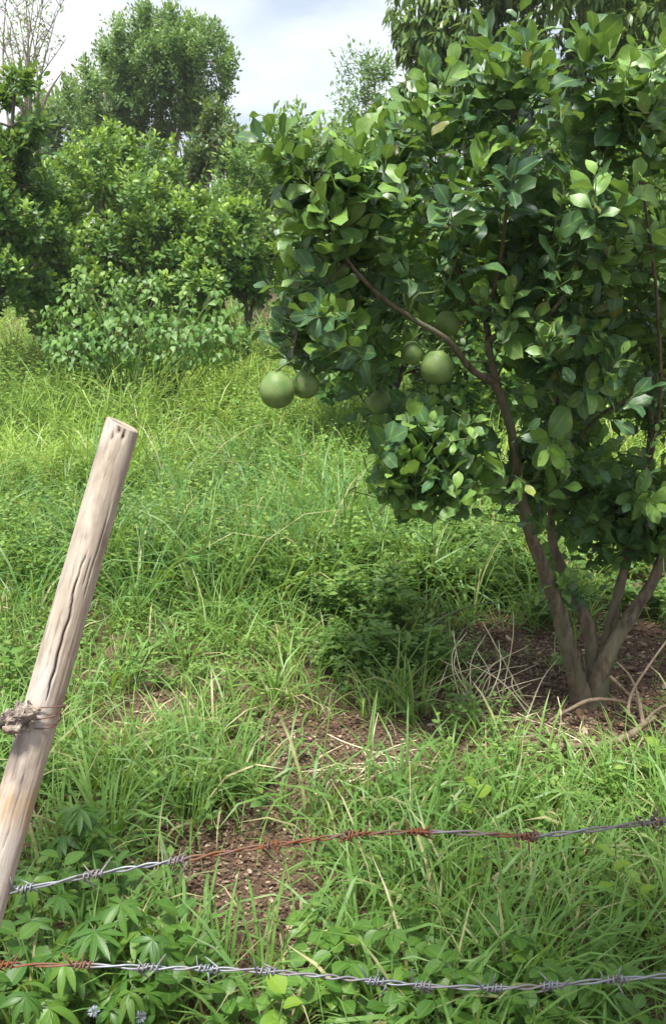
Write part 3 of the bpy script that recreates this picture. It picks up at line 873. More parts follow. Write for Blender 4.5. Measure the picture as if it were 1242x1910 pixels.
BASE = G(1105, 1312); BASE[2] -= 0.03
by = BASE[1]
STEMS = [
    ('trunk', S([(1090, 1325, by - .02, 34), (1076, 1270, by - .03, 29), (1058, 1200, by - .04, 27), (1038, 1125, by - .06, 25), (1012, 1050, by - .10, 22), (988, 990, by - .13, 19), (970, 900, by - .16, 17), (955, 800, by - .2, 15), (925, 710, by - .24, 14)])),
    ('trunk', S([(1118, 1325, by + .03, 28), (1106, 1255, by + .03, 23), (1096, 1165, by + .05, 21), (1058, 1080, by + .08, 16), (1030, 1005, by + .1, 14), (1030, 900, by + .1, 11), (1038, 800, by + .1, 10), (1040, 690, by + .1, 8), (1060, 560, by + .1, 7), (1050, 400, by + .1, 5), (1040, 240, by + .1, 3)])),
    ('trunk', S([(1106, 1325, by, 34), (1128, 1235, by, 27), (1175, 1150, by + .03, 22), (1222, 1075, by + .05, 18), (1250, 980, by + .06, 15), (1290, 850, by + .05, 13), (1320, 650, by, 11), (1340, 400, by - .05, 7), (1350, 200, by - .1, 3)])),
    ('trunk', S([(1114, 1320, by + .03, 26), (1133, 1200, by + .07, 19), (1152, 1110, by + .1, 16), (1180, 1010, by + .14, 14), (1198, 920, by + .16, 13), (1215, 800, by + .16, 11), (1200, 620, by + .1, 9), (1180, 420, by, 6), (1190, 200, by - .1, 3)])),
    ('branch', S([(925, 712, by - .24, 13), (880, 690, by - .28, 11), (835, 635, by - .33, 10), (770, 596, by - .38, 9), (705, 552, by - .42, 8), (645, 490, by - .46, 7), (600, 400, by - .5, 5), (570, 310, by - .54, 3)])),
    ('branch', S([(925, 712, by - .24, 13), (912, 650, by - .22, 12), (905, 600, by - .15, 11), (870, 540, by - .1, 10), (843, 470, by - .05, 9), (835, 380, by, 7), (820, 280, by, 5), (790, 180, by, 3)])),
    ('branch', S([(910, 640, by - .2, 11), (925, 626, by - .24, 10), (960, 625, by - .28, 8), (1010, 600, by - .34, 7), (1060, 540, by - .4, 5), (1090, 440, by - .45, 3)])),
    ('branch', S([(1036, 850, by + .1, 6), (1080, 812, by + .02, 5), (1125, 772, by - .08, 4.5), (1180, 735, by - .16, 4), (1230, 690, by - .22, 3)])),
    ('branch', S([(645, 490, by - .46, 5), (600, 540, by - .46, 4), (565, 590, by - .46, 4), (552, 640, by - .46, 3.5), (549, 668, by - .46, 3)])),
    ('branch', S([(968, 890, by - .16, 9), (930, 900, by - .26, 6), (880, 905, by - .34, 5), (820, 900, by - .40, 4), (770, 870, by - .42, 3)])),
    ('branch', S([(905, 600, by - .15, 8), (930, 500, by - .2, 7), (945, 380, by - .3, 6), (950, 250, by - .35, 4.5), (965, 120, by - .4, 3)])),
    ('branch', S([(1198, 920, by + .16, 8), (1230, 760, by - .1, 7), (1225, 560, by - .3, 6), (1200, 350, by - .42, 5), (1200, 180, by - .5, 3)])),
]
root = tag(empty('pomelo_tree', BASE), 'multi-stemmed pomelo tree with broad glossy leaves and hanging green fruit', 'tree')
nodes = []
for nm, sk in STEMS:
    gt = Geo()
    p = smooth_path(sk, 9 * len(sk))
    k = len(p)
    rr = np.maximum(p[:, 3], 0.002) * (1 + (0.45 * np.exp(-np.arange(k) / 5.0) if nm == 'trunk' else 0)) * (1 + 0.06 * np.sin(np.arange(k) * 1.9) * np.sin(np.arange(k) * 0.7))
    jit = np.cumsum(rng.normal(size=(k, 3)) * 0.0006, 0)
    pts = p[:, :3] + jit * np.linspace(0, 1, k)[:, None]
    tube(gt, pts, rr, 16 if nm == 'trunk' else 9, rough=0.16)
    link(nm, gt.mesh(nm, M['pomelo_bark'], BASE), root)
    lo = k // 3 if nm == 'trunk' else k // 5
    nodes.append(np.hstack([pts[lo:], rr[lo:, None]]))
# thorns and twig stubs stay on the stems as part of the twigs below
NODES = np.vstack(nodes)

FRUIT = [  # px, py, Y, radius px, squash, label
    (517, 727, by - .47, 33, 1.06, 'largest green pomelo of the pair hanging lowest over the bright grass'),
    (570, 717, by - .42, 25.5, 1.04, 'smaller shaded pomelo tucked against the low-hanging big one'),
    (815, 686, by - .36, 31.0, 1.03, 'big round green pomelo hanging below the slanting branch, beside a small one'),
    (768, 658, by - .34, 20.0, 1.12, 'small egg-shaped green pomelo beside the big one under the slanting branch'),
    (834, 604, by - .22, 24.0, 1.0, 'olive green pomelo half hidden by a leaf above the slanting branch'),
    (1032, 632, by - .40, 33.0, 1.0, 'grey-green pomelo mostly hidden among leaves right of the forked stem'),
    (708, 750, by - .10, 22.0, 1.0, 'olive pomelo low in the leaves behind the small egg-shaped one'),
]

LOBES = [  # px, py, Y offset, rx, ry (px), depth (m), shoots
    (960, 360, 0.05, 320, 190, 0.70, 78), (635, 350, -.42, 100, 70, 0.26, 26), (610, 460, -.30, 105, 100, 0.32, 24), (585, 600, -.36, 100, 55, 0.22, 22),
    (660, 640, -.10, 90, 70, 0.3, 15), (790, 430, -.15, 190, 160, 0.5, 36), (1130, 450, -.20, 190, 220, 0.55, 66), (1130, 740, 0.10, 210, 150, 0.50, 44),
    (1050, 600, -.25, 150, 110, 0.35, 40), (820, 875, -.44, 130, 75, 0.18, 46), (760, 820, -.44, 60, 40, 0.12, 10), (970, 860, -.22, 110, 85, 0.25, 22), (1195, 170, -.45, 80, 80, 0.22, 16), (1080, 260, -.2, 140, 80, 0.4, 18),
    (1430, 520, -.05, 230, 380, 0.7, 70), (760, 260, -.10, 130, 60, 0.35, 22), (950, 150, -.30, 110, 80, 0.3, 15), (530, 300, -.52, 40, 30, 0.10, 4), (1140, 890, 0.15, 150, 80, 0.4, 44), (1230, 960, 0.2, 90, 60, 0.3, 18), (1130, 960, 0.4, 110, 50, 0.25, 22),
    (740, 740, 0.10, 80, 60, 0.25, 16),
]
sp_, sd_ = [], []
for px, py, dy, rx, ry, rd, n in LOBES:
    n = int(n * 1.42)
    c = P(px, py, by + dy); z = (c - CAM) @ _f
    K = max(3, n // 5)                                  # sprays: several shoots close together, gaps between
    dk = norm(rng.normal(size=(K, 3))); rk = 0.2 + 0.85 * rng.random(K) ** 0.5
    ck = c + dk * np.array([rx / FPX * z, rd, ry / FPX * z]) * rk[:, None]
    own = np.arange(n) % K
    d = norm(dk[own] + 0.5 * rng.normal(size=(n, 3)))
    q = ck[own] + 0.062 * rng.normal(size=(n, 3))
    sp_.append(q)
    o = q - P(960, 620, by)
    sd_.append(norm(norm(o) * 0.55 + d * 0.35 + np.array([0, -0.1, 0.75]) + 0.30 * rng.normal(size=(n, 3))))
extra = [(1035, 1085, -.09), (1062, 1078, -.1), (1085, 1105, -.08), (1120, 1100, -.06), (985, 975, -.2), (1010, 950, -.1), (500, 215, -.58), (480, 260, -.6), (560, 330, -.6), (470, 615, -.45), (505, 590, -.48), (968, 20, -.4), (1000, 60, -.35), (1205, 110, -.5), (1180, 160, -.5), (1015, 645, -.50), (1050, 622, -.52), (1032, 600, -.50), (800, 800, -.5), (720, 830, -.5), (860, 900, -.52)]
sp_.append(np.array([P(a, b, by + c) for a, b, c in extra]))
sd_.append(norm(np.array([[-.4, -.6, .5], [.1, -.6, .6], [.4, -.6, .4], [.5, -.5, .5], [-.5, -.5, .2], [.2, -.6, .3], [-.5, 0, .8], [-.8, -.1, .5], [-.6, -.4, .5], [-.9, 0, .1], [-.6, -.2, .7], [0, -.2, 1], [.2, -.2, .9], [0, -.1, 1], [-.2, -.2, .9], [-.5, -.5, .4], [.5, -.5, .5], [0, -.5, .8], [0, -.3, 1], [-.5, -.3, .8], [.2, -.5, .6]])))
SP = np.vstack(sp_); SD = np.vstack(sd_)
order = np.argsort([np.min(np.linalg.norm(NODES[:, :3] - q, axis=1)) for q in SP])
gtw = Geo()
tips = []
for i in order:
    q, d = SP[i], SD[i]
    ln = 0.05 + 0.10 * rng.random()
    b0 = q - d * ln
    dist = np.linalg.norm(NODES[:, :3] - b0, axis=1) + 0.5 * np.maximum(0, NODES[:, 2] - b0[2])
    a = NODES[np.argmin(dist)]
    D = np.linalg.norm(a[:3] - b0)
    m = 0.5 * (a[:3] + b0) + rng.normal(size=3) * 0.10 * D - d * 0.12 * D
    p = smooth_path([a[:3], m, b0, q], 9)
    r = np.linspace(min(a[3] * 0.8, 0.0055), 0.0018, 9)
    tube(gtw, p, r, 5)
    NODES = np.vstack([NODES, np.hstack([p[3:], r[3:, None]])])
tw = link('twig', gtw.mesh('twig', M['green_stem'], BASE), root); tw['kind'] = 'stuff'

# leaves of every shoot
lp, la, ln_, ll, lw, lt = [], [], [], [], [], []
for q, d in zip(SP, SD):
    n = rng.integers(7, 12)
    low_clump = ((q[2] < 1.2) and (q[1] < by - 0.25)) or q[2] < 0.62
    young = rng.random() < 0.62 if low_clump else rng.random() < (0.56 if q[2] > 1.45 else 0.36)
    ref = norm(np.cross(d, rng.normal(size=3))); ref2 = np.cross(d, ref)
    size = 0.42 + 0.62 * rng.random()
    _a, _b, _c = proj(q)
    if _a < 690 and _b < 430: size *= 1.15
    for k in range(n):
        f = k / (n - 1)
        th = k * 2.4 + rng.random() * 0.6
        rd = ref * math.cos(th) + ref2 * math.sin(th)
        op = 1.25 - 0.75 * f + 0.25 * (rng.random() - 0.5)          # opening angle from the shoot axis
        ax = norm(d * math.cos(op) + rd * math.sin(op) + np.array([0, 0, -0.12 * (1 - f)]) + 0.12 * rng.normal(size=3))
        lp.append(q - d * (1 - f) * 0.13 + rd * 0.006)
        la.append(ax); ln_.append(d * math.sin(op) - rd * math.cos(op) * 0.9 + 0.25 * rng.normal(size=3))
        L_ = (0.085 + 0.035 * rng.random()) * size * (1.0 - 0.35 * max(0, f - 0.6) / 0.4 * (1.0 if young else 0.4))
        ll.append(L_); lw.append(L_ * (0.46 + 0.14 * rng.random()))
        yv = (0.25 + 0.75 * f) * (0.55 + 0.4 * rng.random()) if young else (0.12 * rng.random() if rng.random() < 0.9 else 0.5)
        lt.append((np.clip(0.15 + 0.7 * rng.random(), 0, 1), yv, 0.0 if rng.random() < 0.985 else 0.6))
lp, la, ln_, ll, lw, lt = map(np.array, (lp, la, ln_, ll, lw, lt))
PR = [proj(lp + la * (ll * s)[:, None]) for s in (0.2, 0.6, 1.0)]
px, py, pz = PR[1]
keep = np.ones(len(lp), bool)
# fruit and the stems that show in the photograph stay in the open
SUNP = [(P(FRUIT[k][0], FRUIT[k][1], FRUIT[k][2]), FRUIT[k][3] / FPX * 3.0) for k in (0, 2)]
for fc, frr in SUNP:                                    # these two hang in the sun
    m_ = lp + la * (ll * 0.55)[:, None] - fc
    al = m_ @ SUN_DIR
    keep &= ~((np.linalg.norm(m_ - al[:, None] * SUN_DIR, axis=1) < frr * 1.5) & (al > 0) & (rng.random(len(lp)) < 0.9))
for fx, fy, fY, fr, sq, lb in FRUIT[:5] + FRUIT[6:]:
    fz = (P(fx, fy, fY) - CAM) @ _f
    lim = fr + 12 if fr > 21 else fr + 6
    for a_, b_, c_ in PR:
        keep &= ~((np.hypot(a_ - fx, b_ - fy) < (lim if fr > 22 or fy > 650 else fr * 0.6)) & (c_ < fz + 0.03) & (b_ > fy - fr * (0.9 if fr > 28 or fr < 21 or fy > 700 else 0.1)))
def clear(path, r):
    global keep
    path = np.asarray(path, float)
    for a, b in zip(path[:-1], path[1:]):
        t = np.clip(((px - a[0]) * (b[0] - a[0]) + (py - a[1]) * (b[1] - a[1])) / ((b[0] - a[0]) ** 2 + (b[1] - a[1]) ** 2), 0, 1)
        dd = np.hypot(px - a[0] - t * (b[0] - a[0]), py - a[1] - t * (b[1] - a[1]))
        keep &= ~((dd < r) & (pz < 3.25))
clear([(1000, 1030), (1060, 1200), (1100, 1300)], 30)
clear([(970, 870), (950, 790), (925, 710), (905, 640)], 36)
clear([(900, 700), (835, 635), (770, 596), (690, 545)], 15)
clear([(1150, 1110), (1130, 1220)], 60)
clear([(1180, 1150), (1242, 1040)], 50)
clear([(1085, 810), (1170, 742)], 26)
keep &= ~((py > 1000) & (px < 1010)) & ~((py > 965) & (px < 940)) & ~((py > 690) & (px < 640)) & ~((py > 790) & (px < 690))
lp, la, ln_, ll, lw, lt, px, py, pz = (a[keep] for a in (lp, la, ln_, ll, lw, lt, px, py, pz))
infr = (px > -10) & (px < 1252) & (py > -10) & (py < 1400)
score = np.where(infr, ll * lw / pz ** 2, 0)
# nearest to the viewer wins: farther leaves of the crown are hidden behind them
score = np.where(pz < np.percentile(pz[infr], 45), score, 0)
big = np.argsort(-score)[:300]
isbig = np.zeros(len(lp), bool); isbig[big] = True
r_ = ~isbig
gl = Geo()
leaves(gl, lp[r_], la[r_], ln_[r_], ll[r_], lw[r_], 'citrus', 6, 3, 0.16, -0.1 + 0.5 * rng.random(r_.sum()), lt[r_], wav=0.09)
fo = link('foliage', gl.mesh('foliage', M['pomelo_leaf'], BASE), root); fo['kind'] = 'stuff'
# each large leaf is an object: shared blades in a few shapes and ages
kinds = []
for sh in range(5):
    for ag in range(6):
        gk = Geo()
        yv = (0.0, 0.05, 0.12, 0.4, 0.65, 0.9)[ag]
        leaves(gk, [[0, 0, 0]], [[0, 1, 0]], [[0, 0, 1]], [1.0], [0.50 + 0.035 * sh], 'citrus', 7, 5, 0.10 + 0.06 * (sh % 3), [-0.12 + 0.13 * sh], np.array([[(0.2, 0.45, 0.7, 0.5, 0.5, 0.6)[ag], yv, 0]]), wav=0.11)
        kinds.append((yv, gk.mesh('leaf', M['pomelo_leaf'])))
from mathutils import Matrix
for i in big:
    ax = la[i]; nr = norm(ln_[i] - ax * (ln_[i] @ ax)); sd = np.cross(ax, nr)
    ages = np.array([k[0] for k in kinds[:6]])
    a = int(np.argmin(np.abs(ages - lt[i][1] + 0.05 * rng.normal()))) if lt[i][1] > 0.2 else int(rng.integers(0, 3))
    o = link('leaf', kinds[int(rng.integers(0, 5)) * 6 + a][1], root)
    Lm = Matrix([[sd[0], ax[0], nr[0]], [sd[1], ax[1], nr[1]], [sd[2], ax[2], nr[2]]]).to_4x4()
    o.matrix_local = Matrix.Translation(Vector(lp[i] - BASE)) @ Lm @ Matrix.Scale(ll[i], 4)

# fruit
def fruit(px, py, Y, rpx, sq, label, top):
    c = P(px, py, Y); z = (c - CAM) @ _f; r = rpx / FPX * z
    th = np.linspace(0, PI, 21); nph = 28; ph = np.arange(nph) / nph * 2 * PI
    rr = r * np.sin(th) * (1 + 0.05 * np.cos(th) * -1); zz = r * sq * np.cos(th)
    zz = zz - 0.10 * r * np.exp(-(th / 0.22) ** 2) + 0.04 * r * np.exp(-((PI - th) / 0.25) ** 2) + 0.05 * r * np.exp(-((th - 0.35) / 0.3) ** 2)
    v = np.stack([rr[:, None] * np.cos(ph), rr[:, None] * np.sin(ph), zz[:, None] + 0 * ph], -1)
    i = np.arange(20)[:, None] * nph; j = np.arange(nph)[None]; j2 = (j + 1) % nph
    gf = Geo(); gf.add(v.reshape(-1, 3), np.stack([i + j, i + nph + j, i + nph + j2, i + j2], -1).reshape(-1, 4))
    e = tag(empty('pomelo_fruit', c), label, 'fruit', 'green pomelos on the tree')
    b = link('rind', gf.mesh('rind', M['fruit']), e)
    b.rotation_euler = (0.25 * (rng.random() - .5), 0.3 * (rng.random() - .5), rng.random() * 6)
    gs = Geo(); t = np.asarray(top) - c
    s = np.array([0, 0, r * sq * 0.93])
    tube(gs, smooth_path([s - [0, 0, 0.004], s * 1.12, 0.5 * (s * 1.1 + t) + [0, 0, 0.004], t], 9), np.linspace(0.0038, 0.003, 9), 7)
    stk = link('stalk', gs.mesh('stalk', M['green_stem']), e)
    gc = Geo()
    n = 5; a = np.arange(n) * 2 * PI / n
    ax = np.stack([np.cos(a), np.sin(a), -0.15 + 0 * a], -1)
    leaves(gc, np.tile(s * 1.0, (n, 1)), ax, np.tile([0, 0, 1.0], (n, 1)), 0.012, 0.010, 'oval', 3, 3, 0.1, 0.1, np.tile([0.5, 0.4, 0], (n, 1)))
    link('calyx', gc.mesh('calyx', M['weed']), stk)

tops = [P(549, 672, by - .46), P(549, 672, by - .46), P(835, 637, by - .33), P(800, 613, by - .36), P(860, 560, by - .12), P(1010, 598, by - .34), P(722, 690, by - .10)]
for F_, tp in zip(FRUIT, tops):
    fruit(*F_, tp)

rng = rng_main
# --------------------------------------------------------------- the fence
FY = 1.47
def fence_post():
    top = P(229, 793, 1.40); low = P(-12, 1640, 1.215)
    d = norm(top - low)
    foot = low - d * ((low[2] + 0.25) / d[2])
    Ln = np.linalg.norm(top - foot)
    nz_, ns = 260, 128
    u = np.linspace(0, 1, nz_); th = np.arange(ns) / ns * 2 * PI
    # local frame: z along the post, -y towards the viewer
    zax = d; xax = norm(np.cross(np.array([0, 1.0, 0]), zax)); xax = norm(np.array([1.0, 0, 0]) - zax * zax[0]); yax = np.cross(zax, xax)
    R0 = 0.0310 - 0.0048 * u
    TH, U = np.meshgrid(th, u); 
    Rm = R0[:, None] * (1 + 0.035 * np.sin(2 * TH + 3 * U) + 0.02 * np.sin(3 * TH - 9 * U + 1) + 0.018 * (vnoise(U * 22, TH * 2.2, 8) - 0.5) + 0.012 * (vnoise(U * 70, TH * 7, 9) - 0.5) + 0.030 * (vnoise(U * 9, TH * 6.2, 18) - 0.5) + 0.022 * (vnoise(U * 26, TH * 15, 19) - 0.5))
    dep = np.zeros_like(TH); tan_ = np.zeros_like(TH)
    def u_of(pxl, pyl):
        ys = np.array([proj(foot + zax * Ln * s)[1] for s in u]); return float(np.interp(-pyl, -ys, u))
    # long drying crack down the face: (py, offset from the centre line as a fraction of the half width)
    cp = [(1000, 0.30), (1050, 0.16), (1090, 0.22), (1150, 0.30), (1200, 0.22), (1250, 0.36), (1285, 0.40), (1315, 0.42)]
    cu = np.array([u_of(0, c[0]) for c in cp]); ct = np.array([-PI / 2 + math.asin(c[1]) for c in cp])
    o_ = np.argsort(cu); cu, ct = cu[o_], ct[o_]
    path = np.interp(u, cu, ct) + 0.16 * (vnoise(u * 60, 0 * u, 14) - 0.5) + 0.10 * (vnoise(u * 190, 0 * u, 15) - 0.5)
    wd = (0.022 + 0.045 * vnoise(u * 45, 0 * u + 3, 16)) * np.clip((u - cu[0]) / 0.02, 0, 1) * np.clip((cu[-1] - u) / 0.05, 0, 1) + 1e-4
    dd = np.abs((TH - 2 * PI * (TH > PI)) - path[:, None])
    crack = np.exp(-(dd / np.maximum(wd[:, None], 0.004)) ** 2) * (wd[:, None] > 0.01)
    dep += crack
    for off2, a0, a1, w2 in ((-0.55, 860, 1010, 0.018), (0.05, 830, 900, 0.015), (-0.2, 1120, 1260, 0.016), (0.72, 900, 1120, 0.022), (-0.35, 1380, 1500, 0.018), (0.3, 1400, 1600, 0.02), (0.5, 1010, 1090, 0.014)):
        u0, u1 = sorted((u_of(0, a0), u_of(0, a1)))
        pa = -PI / 2 + math.asin(off2) + 0.14 * (vnoise(u * 55, 0 * u + 9 * off2, 14) - 0.5)
        w3 = w2 * np.clip((u - u0) / 0.02, 0, 1) * np.clip((u1 - u) / 0.02, 0, 1)
        dep += 0.4 * np.exp(-(np.abs((TH - 2 * PI * (TH > PI)) - pa[:, None]) / np.maximum(w3[:, None], 0.003)) ** 2) * (w3[:, None] > 0.004)
    for pyl, off, rr_ in ((797, 0.12, 0.12), (803, 0.45, 0.10), (812, -0.2, 0.06)):
        uu = u_of(0, pyl + 4); aa = -PI / 2 + off
        dep += 0.9 * np.exp(-(((U - uu) * Ln / 0.005) ** 2 + (((TH - 2 * PI * (TH > PI)) - aa) / rr_) ** 2))
    dep = np.clip(dep, 0, 1)
    Rm = Rm - 0.007 * dep
    # sawn end slightly slanted
    zz = U * Ln + np.where(U > 0.97, 0.006 * np.cos(TH - 2.6), 0) * ((U - 0.97) / 0.03)
    v = np.stack([Rm * np.cos(TH), Rm * np.sin(TH), zz], -1).reshape(-1, 3)
    i = np.arange(nz_ - 1)[:, None] * ns; j = np.arange(ns)[None]; j2 = (j + 1) % ns
    q = np.stack([i + j, i + j2, i + ns + j2, i + ns + j], -1).reshape(-1, 4)
    grass_bounce = np.clip((np.cos(TH) - 0.35) * 1.2, 0, 1) * 0.5 * vnoise(U * 9, TH * 1.5, 12)  # yellow light bounced off the grass, painted onto the right side
    rusty = 0.8 * np.exp(-((U - u_of(0, 1500)) / 0.02) ** 2) * vnoise(U * 60, TH * 4, 13)
    tt = np.stack([dep, np.clip(grass_bounce + rusty, 0, 1), 0 * dep], -1).reshape(-1, 3)
    g = Geo(); g.add(v, q, None, tt)
    e = tag(empty('fence_post', foot), 'weathered round wooden fence post leaning sideways with a long drying crack', 'fence post')
    rot = Matrix([[xax[0], yax[0], zax[0]], [xax[1], yax[1], zax[1]], [xax[2], yax[2], zax[2]]]).to_4x4()
    s = link('shaft', g.mesh('shaft', M['post']), e); s.matrix_local = rot
    # sawn top
    gt = Geo(); ring = v.reshape(nz_, ns, 3)[-1]
    rings = [ring]
    c = ring.mean(0)
    for k, dz in ((0.93, 0.0018), (0.8, 0.0012), (0.5, -0.001), (0.2, -0.002)):
        rings.append(c + (ring - c) * k + np.array([0, 0, dz]))
    rings.append(np.tile(c - [0, 0, 0.002], (ns, 1)) + (ring - c) * 0.01)
    vv = np.vstack(rings); i = np.arange(5)[:, None] * ns
    gt.add(vv, np.stack([i + j, i + j2, i + ns + j2, i + ns + j], -1).reshape(-1, 4), None, np.repeat([[0.45, 0, 0], [.1, .2, 0], [0.2, .2, 0], [.45, .1, 0], [.6, 0, 0], [.6, 0, 0]], ns, axis=0))
    link('sawn_end', gt.mesh('sawn_end', M['post']), s)
    return foot, zax, xax, yax, Ln, u_of

PF, PZ, PX, PYa, PL, U_OF = fence_post()


def barbed_wire(path_px, barbs, rust, label, ends=(None, None)):
    """two strands twisted round each other with two-strand, four-point barbs"""
    pts = np.array([P(a, b, y) for a, b, y in path_px])
    n = 900
    c = smooth_path(pts, n)
    seg = np.concatenate([[0], np.cumsum(np.linalg.norm(np.diff(c, axis=0), axis=1))])
    pxs = proj(c)[0]
    T = norm(np.gradient(c, axis=0)); A = norm(np.cross(T, np.array([0, 0, 1.0]))); Bv = np.cross(A, T)
    rs = np.array(rust, float)
    rv = np.interp(pxs, rs[:, 0], rs[:, 1]) + 0.55 * (vnoise(seg * 26, 0 * seg + len(label), 17) - 0.5); rv = np.clip(np.convolve(np.pad(rv, 9, mode='edge'), np.ones(19) / 19, 'valid'), 0, 1)
    org = c[0]
    e = tag(empty('barbed_wire', org), label, 'barbed wire', 'wires of the fence')
    tw = seg / 0.085 * 2 * PI + 1.6 * np.sin(seg * 9) + 0.9 * np.sin(seg * 23 + 1)
    for s in (0, PI):
        g = Geo(); k = 0.0019 + 0.0010 * np.sin(seg * 31) ** 2
        p = c + A * (k * np.cos(tw + s))[:, None] + Bv * (k * np.sin(tw + s))[:, None]
        tube(g, p, 0.00165, 7, tints=np.stack([rv, 0 * rv, 0 * rv], -1))
        link('strand', g.mesh('strand', M['wire'], org), e)
    for bx, dirs in barbs:
        i = int(np.argmin(np.abs(pxs - bx))); g = Geo()
        t, a, b = T[i], A[i], Bv[i]; rr = float(rv[i])
        for w in range(2):
            m = 34; s = np.linspace(0, 1, m)
            ang = s * 2 * PI * 2.1 + w * 2.2 + bx
            off = (s - 0.5) * 0.016 + (w - 0.5) * 0.015
            coil = c[i] + t * off[:, None] + (a * np.cos(ang)[:, None] + b * np.sin(ang)[:, None]) * 0.0052
            d0 = norm(-a * math.sin(ang[0]) + b * math.cos(ang[0]) ); d1 = norm(-a * math.sin(ang[-1]) + b * math.cos(ang[-1]))
            o0 = dirs[(2 * w) % len(dirs)]; o1 = dirs[(2 * w + 1) % len(dirs)]
            def tipv(o, d):
                o = np.array([o[0], 0.35 * (rng.random() - 0.5), o[1]]); return norm(norm(o) * 1.0 + 0.15 * d)
            e0 = coil[0] + tipv(o0, -d0) * 0.026; e1 = coil[-1] + tipv(o1, d1) * 0.026
            p = np.vstack([e0, coil[0] * .55 + e0 * .45, coil, coil[-1] * .55 + e1 * .45, e1])
            rad = np.full(len(p), 0.0016); rad[0] = rad[-1] = 0.0004
            tube(g, p, rad, 6, tint=(rr, 0, 0))
        link('barb', g.mesh('barb', M['wire'], org), e)
    return e


UPPER = [(-330, 1712, 1.053), (-120, 1690, 1.150), (0, 1667, 1.203), (90, 1650, 1.207), (180, 1631, 1.207), (330, 1606, 1.203), (500, 1578, 1.199), (660, 1558, 1.195), (790, 1552, 1.191), (900, 1556, 1.187), (990, 1560, 1.183), (1100, 1549, 1.179), (1215, 1534, 1.175), (1330, 1522, 1.166), (1600, 1505, 1.150), (1900, 1500, 1.134)]
LOWER = [(-330, 1812, 1.102), (-120, 1802, 1.166), (0, 1801, 1.191), (170, 1802, 1.195), (280, 1806, 1.195), (390, 1808, 1.195), (500, 1813, 1.191), (700, 1831, 1.191), (800, 1840, 1.187), (920, 1844, 1.183), (1020, 1840, 1.179), (1150, 1828, 1.175), (1330, 1816, 1.166), (1600, 1806, 1.150), (1900, 1800, 1.134)]
dA = [(-.5, .9), (.5, -.9), (.2, 1), (-.3, -1)]; dB = [(.8, -.7), (-.6, .8), (-.9, -.2), (.6, .9)]; dC = [(-.1, 1), (.1, -1), (.7, -.5), (-.6, .4)]
barbed_wire(UPPER, [(45, dC), (175, dB), (330, dA), (507, [(.6, -.8), (-.5, .8), (.8, -.5), (-.2, -1)]), (657, dB), (783, [(-.3, .9), (.9, -.3), (.6, .6), (-.8, -.1)]), (985, dC), (1218, dA), (1400, dB), (1560, dA), (-110, dB)],
            [(-400, 0.2), (300, 0.25), (340, 1), (700, 1), (790, 0.85), (825, 0.3), (900, .35), (935, 1), (985, 0.9), (1010, 0.35), (1120, 0.3), (1900, 0.2)], 'upper twisted barbed wire strand, rusty orange along its middle')
barbed_wire(LOWER, [(4, dB), (152, dA), (275, dB), (388, dC), (497, dC), (700, dA), (788, dC), (918, dA), (1027, dB), (1148, dA), (1270, dB), (1420, dC), (-130, dA)],
            [(-400, 1), (165, 1), (182, 0.1), (500, 0.15), (960, 0.15), (1005, 0.6), (1030, 0.2), (1900, 0.2)], 'lower twisted barbed wire strand, grey with a rusty end near the post')

